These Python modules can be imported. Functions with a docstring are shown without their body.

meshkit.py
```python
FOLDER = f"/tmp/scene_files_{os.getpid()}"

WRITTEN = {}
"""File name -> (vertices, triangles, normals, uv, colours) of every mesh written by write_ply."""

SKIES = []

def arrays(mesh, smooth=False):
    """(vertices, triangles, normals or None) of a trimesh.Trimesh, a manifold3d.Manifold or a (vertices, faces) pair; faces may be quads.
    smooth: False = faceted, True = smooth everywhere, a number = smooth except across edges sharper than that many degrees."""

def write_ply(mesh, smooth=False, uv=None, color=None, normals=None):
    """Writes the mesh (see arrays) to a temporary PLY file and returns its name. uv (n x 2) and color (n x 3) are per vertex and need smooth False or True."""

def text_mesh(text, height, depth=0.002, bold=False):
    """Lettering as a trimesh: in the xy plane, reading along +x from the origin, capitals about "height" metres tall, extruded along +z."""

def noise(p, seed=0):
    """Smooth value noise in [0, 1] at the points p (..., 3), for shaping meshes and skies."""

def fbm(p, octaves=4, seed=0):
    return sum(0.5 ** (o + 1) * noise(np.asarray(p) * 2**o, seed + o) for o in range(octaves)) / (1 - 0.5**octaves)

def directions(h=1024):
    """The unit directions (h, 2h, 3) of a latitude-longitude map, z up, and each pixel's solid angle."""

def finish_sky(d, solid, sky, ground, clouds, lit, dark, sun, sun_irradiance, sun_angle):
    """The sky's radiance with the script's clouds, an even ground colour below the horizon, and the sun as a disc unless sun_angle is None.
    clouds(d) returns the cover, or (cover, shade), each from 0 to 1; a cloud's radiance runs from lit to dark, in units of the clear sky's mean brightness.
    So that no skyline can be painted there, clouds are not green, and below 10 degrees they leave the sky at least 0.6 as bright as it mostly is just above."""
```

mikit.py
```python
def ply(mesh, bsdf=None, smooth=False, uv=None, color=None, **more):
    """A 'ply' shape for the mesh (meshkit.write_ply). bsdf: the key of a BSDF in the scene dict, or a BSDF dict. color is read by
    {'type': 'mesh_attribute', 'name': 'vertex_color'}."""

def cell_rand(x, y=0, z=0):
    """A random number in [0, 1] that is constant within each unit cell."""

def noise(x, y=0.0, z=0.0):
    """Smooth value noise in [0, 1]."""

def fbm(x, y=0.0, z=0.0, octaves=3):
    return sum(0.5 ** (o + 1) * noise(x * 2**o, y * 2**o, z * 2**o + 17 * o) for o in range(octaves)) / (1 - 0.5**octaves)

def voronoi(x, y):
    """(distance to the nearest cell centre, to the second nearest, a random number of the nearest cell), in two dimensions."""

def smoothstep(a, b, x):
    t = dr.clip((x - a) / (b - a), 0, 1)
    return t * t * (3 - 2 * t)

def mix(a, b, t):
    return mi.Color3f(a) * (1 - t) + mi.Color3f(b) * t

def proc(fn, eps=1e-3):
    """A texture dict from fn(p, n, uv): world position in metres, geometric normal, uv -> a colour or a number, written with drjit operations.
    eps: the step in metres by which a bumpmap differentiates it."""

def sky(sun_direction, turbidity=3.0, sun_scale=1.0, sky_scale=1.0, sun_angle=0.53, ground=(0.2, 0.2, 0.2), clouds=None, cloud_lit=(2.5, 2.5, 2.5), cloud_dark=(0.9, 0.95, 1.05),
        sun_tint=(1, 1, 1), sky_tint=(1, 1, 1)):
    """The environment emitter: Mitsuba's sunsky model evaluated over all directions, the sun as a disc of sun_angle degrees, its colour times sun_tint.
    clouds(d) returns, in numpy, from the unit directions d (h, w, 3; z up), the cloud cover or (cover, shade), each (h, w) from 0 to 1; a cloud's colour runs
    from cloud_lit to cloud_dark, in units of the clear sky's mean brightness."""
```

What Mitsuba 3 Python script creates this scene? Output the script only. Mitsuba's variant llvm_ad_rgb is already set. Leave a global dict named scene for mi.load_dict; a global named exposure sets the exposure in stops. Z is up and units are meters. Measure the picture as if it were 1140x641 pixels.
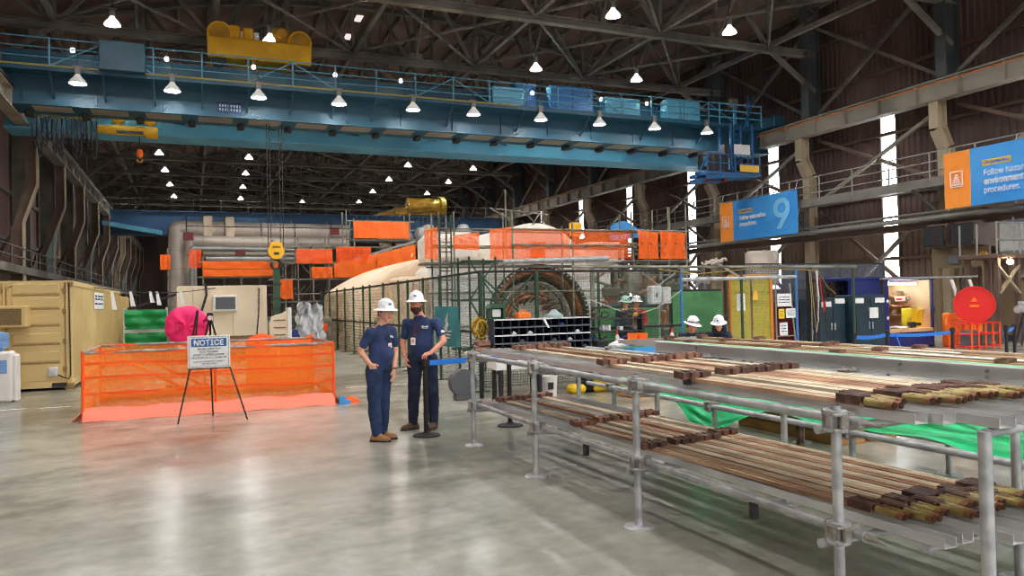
import math, random
import numpy as np, trimesh, mitsuba as mi, mikit, meshkit
import manifold3d as m3
import drjit as dr
from mikit import proc, noise, fbm, voronoi, cell_rand, smoothstep, mix
T = mi.ScalarTransform4f
rng = random.Random(7)
nrg = np.random.default_rng(7)
PI = math.pi
scene, labels = {}, {}

# ------------------------------------------------------------------ camera, light, exposure
CAM_H, YAW, PITCH, ROLL, FOCAL_PX = 1.72, 22.744, 0.9253, -1.25, 850.0
exposure = 0.3
LAMP_RADIANCE = 250.0          # high-bay lamps under the roof
CRANE_LAMP_RADIANCE = 80.0     # work lamps under the crane walkway
STRIP_RADIANCE = 6.5           # daylight through the translucent wall strips
_y, _p, _r = (math.radians(a) for a in (YAW, PITCH, ROLL))
_f = np.array([math.sin(_y)*math.cos(_p), math.cos(_y)*math.cos(_p), math.sin(_p)])
_r0 = np.array([math.cos(_y), -math.sin(_y), 0.0])
_rt = math.cos(_r)*_r0 + math.sin(_r)*np.cross(_r0, _f)
_up = np.cross(_rt, _f)
_o = np.array([0, 0, CAM_H])
scene['camera'] = {'type': 'perspective', 'fov_axis': 'x', 'fov': math.degrees(2*math.atan(570/FOCAL_PX)), 'near_clip': 0.05, 'far_clip': 500.0,
                   'to_world': T().look_at(origin=_o.tolist(), target=(_o+_f).tolist(), up=_up.tolist())}

# ------------------------------------------------------------------ materials
def lin(c):
    c = np.asarray(c, float)/255
    return np.where(c <= 0.04045, c/12.92, ((c+0.055)/1.055)**2.4).tolist()
def rgb(c): return {'type': 'rgb', 'value': lin(c)}
def mat(name, c, rough=0.6, metal=0.0, spec=0.5, **kw):
    tex = c if isinstance(c, dict) else rgb(c)
    scene['mat_'+name] = {'type': 'twosided', 'bsdf': {'type': 'principled', 'base_color': tex, 'roughness': rough, 'metallic': metal, 'specular': spec, **kw}}
    return 'mat_'+name
def C3(c): return mi.Color3f(*lin(c))
def mottled(a, b, s, streak=1.0):
    A, B = lin(a), lin(b)
    return proc(lambda p, n, uv: mix(A, B, smoothstep(0.3, 0.7, fbm(p.x*s, p.y*s, p.z*s*streak))))
_fa, _fb, _fc = lin((151, 150, 139)), lin((106, 106, 95)), lin((174, 172, 163))
def floor_col(p, n, uv):
    big = fbm(p.x*0.35, p.y*0.35, 0.0, 4)
    fine = fbm(p.x*2.3+9, p.y*2.3, 3.0, 4)
    c = mix(_fb, _fa, smoothstep(0.28, 0.62, big*0.65+fine*0.35))
    c = c*(0.86+0.28*fbm(p.x*11, p.y*11, 1.0, 2))
    st = fbm(p.x*1.3+p.y*0.5, p.y*5.5-p.x*1.6, 2.0, 4)
    c = c*(0.8+0.4*st)
    return mix(c, _fc, 0.4*smoothstep(0.55, 0.75, noise(p.x*0.9+4, p.y*0.5)))
def floor_rough(p, n, uv):
    return 0.13+0.18*fbm(p.x*1.1, p.y*1.1, 5.0, 3)
mat('concrete', proc(floor_col), proc(floor_rough), spec=0.5)
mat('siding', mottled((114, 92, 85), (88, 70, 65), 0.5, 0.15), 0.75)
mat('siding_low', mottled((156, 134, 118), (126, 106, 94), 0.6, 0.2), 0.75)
mat('green_dull', mottled((84, 146, 92), (66, 122, 76), 2.0), 0.6)
mat('siding_left', mottled((150, 112, 102), (124, 90, 82), 0.5, 0.15), 0.75)
mat('deck', mottled((152, 124, 110), (122, 99, 89), 0.35), 0.85)
mat('roof_steel', mottled((134, 129, 118), (100, 97, 89), 0.8), 0.7)
mat('column_steel', mottled((88, 96, 96), (70, 78, 80), 0.6), 0.65)
mat('tan_steel', mottled((184, 168, 142), (158, 142, 118), 0.7), 0.65)
mat('pale_blue_steel', (150, 172, 172), 0.6)
mat('brown_steel', mottled((110, 90, 78), (92, 74, 64), 0.8), 0.7)
mat('girder_tan', mottled((150, 144, 130), (120, 116, 106), 0.6), 0.65)
mat('rail_grey', (138, 140, 134), 0.5)
mat('walk_grey', mottled((120, 116, 108), (98, 94, 88), 0.9), 0.6)
mat('crane_blue', mottled((36, 82, 102), (28, 68, 88), 0.4), 0.5)
mat('crane_light', mottled((104, 178, 206), (88, 162, 192), 0.5), 0.5)
mat('crane_rail', (84, 140, 164), 0.55)
mat('cab_blue', (38, 88, 136), 0.5)
mat('crane_cab', (56, 118, 180), 0.5)
mat('crane_far', mottled((34, 72, 104), (26, 60, 90), 0.3), 0.55)
mat('yellow_paint', mottled((246, 190, 30), (228, 168, 24), 1.5), 0.5)
mat('yellow_dark', mottled((190, 140, 30), (150, 108, 28), 1.2), 0.6)
mat('black', (24, 24, 26), 0.55)
mat('rubber', (34, 34, 36), 0.8)
mat('dark', (44, 44, 46), 0.6)
mat('white', (226, 226, 222), 0.5)
mat('paper', (236, 238, 238), 0.7)
mat('lamp_shell', (205, 205, 200), 0.4)
mat('lamp_box', (120, 118, 112), 0.5)
mat('galv', mottled((190, 193, 194), (156, 160, 163), 9.0), 0.4, 0.25)
mat('clamp', mottled((176, 174, 168), (126, 120, 112), 14.0), 0.5, 0.25)
mat('alu', mottled((214, 215, 214), (190, 192, 193), 3.0), 0.3, 0.4)
mat('bar_copper', mottled((206, 176, 142), (176, 140, 110), 5.0), 0.55)
mat('bar_tan', mottled((222, 208, 182), (194, 174, 144), 5.0), 0.6)
mat('bar_brown', mottled((186, 138, 102), (150, 106, 80), 5.0), 0.55)
mat('clip_brown', mottled((150, 108, 88), (100, 68, 58), 16.0), 0.65)
mat('clip_dark', mottled((118, 84, 70), (78, 56, 50), 16.0), 0.65)
mat('brass', mottled((182, 166, 104), (150, 132, 76), 12.0), 0.42, 0.3)
mat('rust', (134, 88, 56), 0.6)
mat('hollow', (52, 24, 14), 0.8)
mat('net_orange', (255, 114, 25), 0.7)
mat('net_orange2', (255, 94, 20), 0.7)
mat('skirt_pink', (255, 148, 122), 0.7)
mat('net_amber', (255, 138, 34), 0.7)
mat('green_tarp', mottled((22, 158, 84), (12, 136, 70), 2.0), 0.45)
mat('mint_tarp', mottled((62, 236, 158), (40, 212, 136), 3.0), 0.4)
mat('green_steel', (34, 78, 52), 0.5)
mat('fence_net', (52, 80, 60), 0.8)
mat('fence_dark', (46, 52, 46), 0.7)
mat('yellow_net', (176, 164, 66), 0.7)
mat('ochre', (206, 132, 44), 0.7)
mat('dull_yellow', (150, 128, 60), 0.6)
mat('scaf', mottled((150, 148, 136), (104, 104, 92), 3.0), 0.5, 0.3)
mat('scaf_green', (44, 70, 52), 0.55)
mat('tan_hood', mottled((250, 228, 198), (238, 212, 180), 0.8), 0.6)
mat('tan_hood2', mottled((196, 182, 160), (174, 160, 140), 0.8), 0.6)
mat('gen_grey', mottled((246, 246, 242), (232, 233, 229), 0.7), 0.55)
mat('gen_white', (232, 226, 214), 0.6)
mat('stator_dark', mottled((92, 80, 70), (54, 48, 46), 9.0), 0.5, 0.3)
mat('stator_copper', mottled((196, 124, 84), (140, 84, 58), 6.0), 0.45, 0.4)
mat('stator_white', mottled((230, 226, 220), (178, 168, 160), 5.0), 0.5)
mat('pipe_lag', mottled((226, 212, 198), (190, 178, 168), 0.8), 0.5, 0.25)
mat('pipe_steel', mottled((184, 184, 182), (138, 140, 142), 1.0), 0.4, 0.5)
mat('container', mottled((218, 194, 134), (202, 178, 120), 0.7), 0.6)
mat('container_groove', (150, 126, 80), 0.7)
mat('trailer', mottled((236, 220, 192), (222, 204, 176), 0.9), 0.6)
mat('ac_grille', (92, 96, 100), 0.6)
mat('ac_brown', (120, 102, 78), 0.7)
mat('pink', (255, 48, 124), 0.6)
mat('pink_dark', (190, 24, 84), 0.6)
mat('red', (232, 34, 30), 0.5)
mat('dark_red', (110, 38, 38), 0.6)
mat('blue_belt', (38, 124, 226), 0.55)
mat('notice_blue', (26, 88, 150), 0.5)
mat('ink', (40, 60, 90), 0.7)
mat('navy', mottled((46, 64, 106), (37, 52, 90), 6.0), 0.85, sheen=0.3)
mat('denim', mottled((42, 62, 98), (30, 47, 78), 9.0), 0.9)
mat('denim_dark', mottled((32, 42, 68), (24, 32, 54), 9.0), 0.9)
mat('skin', (226, 168, 138), 0.5)
mat('skin_ruddy', (222, 150, 122), 0.5)
mat('hair', (44, 30, 24), 0.7)
mat('beard', (66, 34, 22), 0.7)
mat('hat', (244, 246, 248), 0.3, clearcoat=0.4)
mat('logo_blue', (30, 110, 170), 0.5)
mat('boot_tan', (158, 112, 74), 0.7)
mat('boot_brown', (84, 60, 48), 0.7)
mat('sole', (50, 42, 38), 0.8)
mat('lip', (176, 96, 84), 0.6)
mat('eye', (40, 34, 32), 0.3)
mat('jacket_dark', (40, 46, 60), 0.8)
mat('jacket_red', (176, 48, 50), 0.8)
mat('hat_green', (170, 214, 196), 0.4)
mat('banner_blue', mottled((70, 160, 232), (52, 144, 222), 0.8), 0.6)
mat('banner_dark', (30, 122, 204), 0.6)
mat('banner_orange', (248, 148, 48), 0.6)
mat('badge_yellow', (236, 186, 70), 0.6)
mat('banner_pale', (124, 196, 244), 0.6)
mat('tool_blue', (24, 62, 150), 0.5)
mat('tool_navy', (14, 34, 104), 0.5)
mat('screen_net', (84, 94, 108), 0.8)
mat('cab_teal', mottled((27, 52, 66), (20, 43, 56), 1.5), 0.5)
mat('ply_wood', mottled((226, 186, 136), (206, 160, 110), 1.5), 0.6)
mat('wood', mottled((196, 148, 92), (166, 118, 70), 3.0), 0.7)
mat('yellow_bin', (246, 206, 30), 0.5)
mat('shelf_navy', (34, 46, 64), 0.6)
mat('shelf_in', (22, 26, 34), 0.7)
mat('grey_box', (206, 210, 210), 0.5)
mat('teal_banner', (58, 140, 150), 0.7)
mat('silver_duct', mottled((206, 206, 206), (170, 172, 174), 1.2), 0.3, 0.7)
mat('plastic_wrap', mottled((236, 238, 240), (150, 156, 160), 4.0), 0.15, 0.2)
mat('water_blue', (120, 160, 210), 0.2)
mat('cord', (40, 40, 44), 0.7)
mat('floor_paint', (214, 212, 204), 0.6)
mat('bucket', (230, 228, 222), 0.5)
mat('orange_plain', (255, 122, 34), 0.6)

def emit(r, tint=(1, 1, 1), weight=1.0):
    return {'type': 'area', 'radiance': {'type': 'rgb', 'value': [r*t for t in tint]}, 'sampling_weight': weight}

# ------------------------------------------------------------------ mesh helpers: a mesh is (vertices, triangles)
def join(ms):
    ms = [m for m in ms if m is not None]
    off, V, F = 0, [], []
    for v, f in ms:
        V.append(v); F.append(np.asarray(f)+off); off += len(v)
    return np.vstack(V), np.vstack(F)
_BF = np.array([[0,1,3],[0,3,2],[4,6,7],[4,7,5],[0,4,5],[0,5,1],[2,3,7],[2,7,6],[0,2,6],[0,6,4],[1,5,7],[1,7,3]])
def bx(x0, x1, y0, y1, z0, z1):
    return np.array([[x, y, z] for x in (x0, x1) for y in (y0, y1) for z in (z0, z1)], float), _BF
def cbx(x0, x1, y0, y1, z0, z1, c=0.01):
    """box with chamfered edges"""
    h = np.array([x1-x0, y1-y0, z1-z0])/2; m = np.array([x1+x0, y1+y0, z1+z0])/2
    c = min(c, h.min()*0.9)
    P = [(np.array(s)*2-1)*(h-c*(np.arange(3) != k)) for s in np.ndindex(2, 2, 2) for k in range(3)]
    t = trimesh.convex.convex_hull(np.array(P))
    return np.array(t.vertices)+m, np.array(t.faces)
def frame(p0, p1, up=(0, 0, 1)):
    p0, p1 = np.asarray(p0, float), np.asarray(p1, float)
    d = p1-p0; L = np.linalg.norm(d); d = d/L
    u = np.asarray(up, float)
    if abs(d@u) > 0.98: u = np.array([0, 1.0, 0]) if abs(d[1]) < 0.9 else np.array([1.0, 0, 0])
    s = np.cross(d, u); s /= np.linalg.norm(s); u = np.cross(s, d)
    return p0, L, d, s, u
def place(m, p0, d, s, u):
    """local (s, along d, u)"""
    v, f = m
    return np.asarray(p0)+v[:, :1]*s+v[:, 1:2]*d+v[:, 2:3]*u, f
def beam(p0, p1, w, h, up=(0, 0, 1)):
    p, L, d, s, u = frame(p0, p1, up)
    return place(bx(-w/2, w/2, 0, L, -h/2, h/2), p, d, s, u)
def hbeam(p0, p1, w, h, t=0.03, up=(0, 0, 1)):
    """I section: flanges w wide, h apart"""
    p, L, d, s, u = frame(p0, p1, up)
    return place(join([bx(-w/2, w/2, 0, L, -h/2, -h/2+t), bx(-w/2, w/2, 0, L, h/2-t, h/2), bx(-t/2, t/2, 0, L, -h/2+t, h/2-t)]), p, d, s, u)
def chan(p0, p1, w, h, t=0.006, up=(0, 0, 1)):
    """channel, open at the top"""
    p, L, d, s, u = frame(p0, p1, up)
    return place(join([bx(-w/2, w/2, 0, L, -h/2, -h/2+t), bx(-w/2, -w/2+t, 0, L, -h/2+t, h/2), bx(w/2-t, w/2, 0, L, -h/2+t, h/2)]), p, d, s, u)
def tube(p0, p1, r, n=8, r1=None, caps=True):
    p, L, d, s, u = frame(p0, p1)
    r1 = r if r1 is None else r1
    a = np.arange(n)*2*PI/n
    ring = np.cos(a)[:, None]*s+np.sin(a)[:, None]*u
    v = np.vstack([p+ring*r, p+d*L+ring*r1]); i = np.arange(n); j = (i+1) % n
    f = [np.stack([i, j, j+n], 1), np.stack([i, j+n, i+n], 1)]
    if caps:
        v = np.vstack([v, p, p+d*L])
        f += [np.stack([j, i, i*0+2*n], 1), np.stack([i+n, j+n, i*0+2*n+1], 1)]
    return v, np.vstack(f)
def pipe(pts, r, n=8, caps=True):
    P = np.asarray(pts, float); k = len(P)
    t = np.gradient(P, axis=0); t /= np.linalg.norm(t, axis=1, keepdims=True)+1e-12
    ref = np.array([0, 0, 1.0]) if abs(t[0][2]) < 0.9 else np.array([1.0, 0, 0])
    s = np.cross(t[0], ref); s /= np.linalg.norm(s); V = []
    a = np.arange(n)*2*PI/n
    rr = np.broadcast_to(r, (k,))
    for q in range(k):
        s = s-t[q]*(s@t[q]); s /= np.linalg.norm(s); u = np.cross(t[q], s)
        V.append(P[q]+rr[q]*(np.cos(a)[:, None]*s+np.sin(a)[:, None]*u))
    V = np.vstack(V); i = np.arange(n); j = (i+1) % n
    F = [np.vstack([np.stack([i+q*n, j+(q+1)*n, j+q*n], 1), np.stack([i+q*n, i+(q+1)*n, j+(q+1)*n], 1)]) for q in range(k-1)]
    if caps:
        V = np.vstack([V, P[0], P[-1]]); c = k*n
        F += [np.stack([i, j, i*0+c], 1), np.stack([j+(k-1)*n, i+(k-1)*n, i*0+c+1], 1)]
    return V, np.vstack(F)
def lathe(prof, n=24, c=(0, 0, 0), axis='z'):
    prof = np.asarray(prof, float); k = len(prof); a = np.arange(n)*2*PI/n
    V = np.vstack([np.stack([r*np.cos(a), r*np.sin(a), a*0+z], 1) for r, z in prof]); i = np.arange(n); j = (i+1) % n
    F = np.vstack([np.vstack([np.stack([i+q*n, j+q*n, j+(q+1)*n], 1), np.stack([i+q*n, j+(q+1)*n, i+(q+1)*n], 1)]) for q in range(k-1)])
    if axis == 'y': V = V[:, [0, 2, 1]]*np.array([1, 1, 1]); F = F[:, ::-1]
    if axis == 'x': V = V[:, [2, 0, 1]]
    return V+np.asarray(c, float), F
def extr(poly, depth, o=(0, 0, 0), ex=(1, 0, 0), ey=(0, 0, 1), holes=()):
    """polygon in the plane (ex, ey) at o, extruded by depth along ex x ey"""
    from shapely.geometry import Polygon
    t = trimesh.creation.extrude_polygon(Polygon(poly, holes), depth, engine='earcut')
    ex, ey = np.asarray(ex, float), np.asarray(ey, float); v = np.array(t.vertices)
    return np.asarray(o, float)+v[:, :1]*ex+v[:, 1:2]*ey+v[:, 2:3]*np.cross(ex, ey), np.array(t.faces)
def grid(P):
    """P (a, b, 3) -> sheet"""
    a, b = P.shape[:2]; i = np.arange(a*b).reshape(a, b)
    q = np.stack([i[:-1, :-1], i[1:, :-1], i[1:, 1:], i[:-1, 1:]], -1).reshape(-1, 4)
    return P.reshape(-1, 3), np.vstack([q[:, [0, 1, 2]], q[:, [0, 2, 3]]])
def sheet(fn, a, b):
    u, v = np.meshgrid(np.linspace(0, 1, a), np.linspace(0, 1, b), indexing='ij')
    return grid(np.stack(np.broadcast_arrays(*fn(u, v)), -1).astype(float))
def thick(m, t, axis=1):
    """a sheet given a thickness by doubling it"""
    v, f = m; w = v.copy(); w[:, axis] += t
    return join([(v, f), (w, f[:, ::-1])])
def rotz(m, deg, c=(0, 0, 0)):
    a = math.radians(deg); c = np.asarray(c, float); v = m[0]-c
    R = np.array([[math.cos(a), -math.sin(a), 0], [math.sin(a), math.cos(a), 0], [0, 0, 1]])
    return v@R.T+c, m[1]
def move(m, d): return m[0]+np.asarray(d, float), m[1]
def text(s, h, o, ex, ey, depth=0.004, bold=False, center=False, width=None):
    t = meshkit.text_mesh(s, h, depth, bold); v = np.array(t.vertices)
    if width: v[:, 0] *= width/max(v[:, 0].max()-v[:, 0].min(), 1e-6)
    if center: v[:, 0] -= (v[:, 0].max()+v[:, 0].min())/2
    ex, ey = np.asarray(ex, float), np.asarray(ey, float)
    return np.asarray(o, float)+v[:, :1]*ex+v[:, 1:2]*ey+v[:, 2:3]*np.cross(ex, ey), np.array(t.faces)
def net(fn, nu, nv, fill=0.62, fillv=0.62):
    """woven netting on the surface fn(u, v): nu strands along v and nv strands along u, each a strip of real width"""
    ms = []
    for k in range(nu):
        a, b = (k+0.5-fill/2)/nu, (k+0.5+fill/2)/nu
        ms.append(sheet(lambda u, v: fn(a+(b-a)*u, v), 2, 9))
    for k in range(nv):
        a, b = (k+0.5-fillv/2)/nv, (k+0.5+fillv/2)/nv
        ms.append(sheet(lambda u, v: fn(u, a+(b-a)*v), 9, 2))
    return join(ms)
def quadnet(p00, p10, p01, p11, step, fill=0.62, sag=0.0, n=None):
    p00, p10, p01, p11 = (np.asarray(p, float) for p in (p00, p10, p01, p11))
    nu = max(2, int(np.linalg.norm(p10-p00)/step)); nv = max(2, int(np.linalg.norm(p01-p00)/step))
    nrm = np.cross(p10-p00, p01-p00); nrm /= np.linalg.norm(nrm)
    def fn(u, v):
        w = sag*(np.sin(u*PI*5+1)*np.sin(v*PI))
        P = [(1-u)*(1-v)*p00[k]+u*(1-v)*p10[k]+(1-u)*v*p01[k]+u*v*p11[k]+w*nrm[k] for k in range(3)]
        return P
    return net(fn, nu, nv, fill, fill)

# ------------------------------------------------------------------ naming
_count = {}
def numbered(k):
    n = _count.get(k, 0); _count[k] = n+1
    return k if n == 0 else f'{k}_{n:03d}'
def thing(name, label, cat, group=None):
    k = numbered(name); labels[k] = {'label': label, 'category': cat}
    if group: labels[k]['group'] = group
    return k
def part(parent, name, mesh, m, smooth=False, label=None, kind=None, **kw):
    k = numbered(parent+'__'+name)
    scene[k] = mikit.ply(mesh, 'mat_'+m if isinstance(m, str) else m, smooth=smooth, **kw)
    if label or kind: labels[k] = {**({'label': label} if label else {}), **({'kind': kind} if kind else {})}
    return k
def part_at(parent, name, shape, tf, label=None, **kw):
    k = numbered(parent+'__'+name); scene[k] = {**shape, 'to_world': tf, **kw}
    if label: labels[k] = {'label': label}
    return k
def solo(name, mesh, m, label, cat, group=None, smooth=False, **kw):
    k = thing(name, label, cat, group); scene[k] = mikit.ply(mesh, 'mat_'+m if isinstance(m, str) else m, smooth=smooth, **kw); return k
def struct(name, mesh, m, label=None, smooth=False, **kw):
    scene[name] = mikit.ply(mesh, 'mat_'+m, smooth=smooth, **kw)
    labels[name] = {'kind': 'structure', **({'label': label} if label else {})}
    return name
ORD = ['first', 'second', 'third', 'fourth', 'fifth', 'sixth', 'seventh', 'eighth', 'ninth', 'tenth', 'eleventh', 'twelfth', 'thirteenth', 'fourteenth', 'fifteenth', 'sixteenth', 'seventeenth', 'eighteenth', 'nineteenth', 'twentieth']
# ================================================================== the hall
BAY, Y0 = 7.75, 30.3
COLS = [Y0+BAY*k for k in range(-6, 12)]          # column lines
XL, XR, YA, YB = -9.2, 30.6, -17.0, 118.0
ROOF_C, CHORD_Z = 11.0, 14.1
def roof_z(x): return 16.3+3.4*(1-((x-ROOF_C)/19.8)**2)

struct('floor', bx(XL-0.4, XR+0.4, YA, YB, -0.3, 0.0), 'concrete', 'polished grey concrete hall floor with soft reflections')
for x0, x1, y in ((-3.1, -2.72, 15.74), (-2.5, -2.02, 15.66), (-1.85, -1.45, 15.58), (2.9, 4.3, 15.85), (4.4, 4.75, 15.9)):
    part('floor', 'painted_line', bx(x0, x1, y-0.04, y+0.04, 0.0, 0.003), 'floor_paint', label='white painted line on the concrete')

def corrugated(y0, y1, z0, z1, x, depth=0.07, pitch=0.31):
    n = max(1, round((y1-y0)/pitch)); p = (y1-y0)/n; ys, xs = [], []
    for k in range(n):
        b = y0+k*p; ys += [b, b+0.3*p, b+0.45*p, b+0.85*p]; xs += [x, x, x+depth, x+depth]
    ys.append(y1); xs.append(x); ys, xs = np.array(ys), np.array(xs)
    P = np.stack([np.stack([xs, ys, ys*0+z0], 1), np.stack([xs, ys, ys*0+z1], 1)])
    return thick(grid(P), 0.02, 0)

# ---- right wall: corrugated siding with translucent strips, columns, crane runway
struct('wall_right', bx(XR+0.25, XR+0.35, YA, YB, 0, 17.0), 'siding', 'dark brown corrugated steel side wall with tall daylight strips')
SW = 0.44
for k in range(len(COLS)-1):
    a, b = COLS[k], COLS[k+1]; m = (a+b)/2-0.05
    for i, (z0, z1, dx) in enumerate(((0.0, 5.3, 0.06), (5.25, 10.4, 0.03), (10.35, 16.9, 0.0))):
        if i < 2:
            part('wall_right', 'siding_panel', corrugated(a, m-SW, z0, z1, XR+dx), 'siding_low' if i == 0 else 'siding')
            part('wall_right', 'siding_panel', corrugated(m+SW, b, z0, z1, XR+dx), 'siding_low' if i == 0 else 'siding')
        else:
            part('wall_right', 'siding_panel', corrugated(a, b, z0, z1, XR+dx), 'siding')
    if a > -15:
        w = f'window_{k}'
        struct(w, join([bx(XR-0.02, XR+0.06, m-SW-0.05, m-SW+0.03, 0.6, 10.4), bx(XR-0.02, XR+0.06, m+SW-0.03, m+SW+0.05, 0.6, 10.4)]), 'walk_grey', 'tall narrow translucent daylight strip in the brown side wall')
        for z0, z1 in ((0.6, 5.25), (5.3, 10.35)):
            q = np.array([[XR+0.03, m-SW, z0], [XR+0.03, m+SW, z0], [XR+0.03, m+SW, z1], [XR+0.03, m-SW, z1]]), np.array([[0, 2, 1], [0, 3, 2]])
            part(w, 'pane', q, 'white', emitter=emit(STRIP_RADIANCE, (1, 1, 1.02), 0.5))
for z in (3.3, 6.3, 9.2, 12.2, 14.6, 16.7):
    part('wall_right', 'girt', beam((XR-0.1, YA, z), (XR-0.1, YB, z), 0.16, 0.14), 'brown_steel')
for y in COLS:
    if y < -3: continue
    c = part('wall_right', 'column', hbeam((XR-0.85, y, 10.55), (XR-0.85, y, 16.6), 0.5, 0.85, 0.045, up=(1, 0, 0)), 'column_steel')
    part('wall_right', 'crane_post', join([hbeam((29.05, y, 8.55), (29.05, y, 9.7), 0.42, 0.55, 0.04, up=(1, 0, 0)),
        hbeam((29.05, y, 8.57), (29.5, y, 7.75), 0.42, 0.55, 0.04, up=(1, 0, 0)), hbeam((29.5, y, 0), (29.5, y, 7.77), 0.42, 0.55, 0.04, up=(1, 0, 0))]), 'tan_steel')
for k in range(len(COLS)-1):
    a, b = COLS[k], COLS[k+1]
    if b < 8: continue
    for (z0, z1, x) in ((10.9, 15.4, 30.0), (6.4, 9.6, 29.9), (0.3, 5.9, 29.85)):
        for p, q in (((x, a+0.3, z0), (x, b-0.3, z1)), ((x-0.12, a+0.3, z1), (x-0.12, b-0.3, z0))):
            part('wall_right', 'cross_brace', beam(p, q, 0.13, 0.16), 'roof_steel' if z0 > 10 else 'brown_steel' if p[2] < q[2] else 'girder_tan')
g = part('wall_right', 'runway_girder', join([hbeam((28.9, YA, 10.1), (28.9, YB, 10.1), 0.55, 0.85, 0.05)]+[bx(28.68, 29.12, y-0.03, y+0.03, 9.73, 10.48) for y in np.arange(2, YB, BAY/4)]), 'girder_tan', label='riveted tan crane runway girder')
part(g, 'rail', beam((28.9, YA, 10.58), (28.9, YB, 10.58), 0.1, 0.12), 'dark')
part(g, 'conductor', beam((28.55, YA, 10.34), (28.55, YB, 10.34), 0.02, 0.03), 'orange_plain', label='orange conductor bar')
# walkway under the runway
w = part('wall_right', 'walkway', join([bx(27.25, 29.2, YA, YB, 6.1, 6.15), bx(27.2, 27.26, YA, YB, 5.88, 6.25)]), 'walk_grey', label='grey steel walkway with a pipe railing')
rl = [tube((27.22, YA, z), (27.22, YB, z), 0.026, 6) for z in (6.5, 6.87, 7.25)]
part(w, 'railing', join(rl), 'rail_grey')
for y in np.arange(8.0, 100, BAY/4):
    part(w, 'railing_post', tube((27.22, y, 6.1), (27.22, y, 7.27), 0.03, 6), 'rail_grey')
for y in COLS:
    if 6 < y < 100:
        part(w, 'bracket', join([beam((29.3, y, 4.7), (27.3, y, 6.0), 0.1, 0.12), beam((29.4, y, 6.02), (27.25, y, 6.02), 0.14, 0.16)]), 'walk_grey')
pr_ = part('wall_right', 'service_pipe', join([tube((28.2, YA, 4.75), (28.2, YB, 4.75), 0.1, 10), tube((28.35, YA, 5.0), (28.35, YB, 5.0), 0.05, 8)]), 'rail_grey', smooth=40, label='long grey service pipes below the walkway')
part('wall_right', 'pipe_beam', hbeam((28.7, YA, 4.5), (28.7, YB, 4.5), 0.25, 0.3, 0.03), 'brown_steel')

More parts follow.
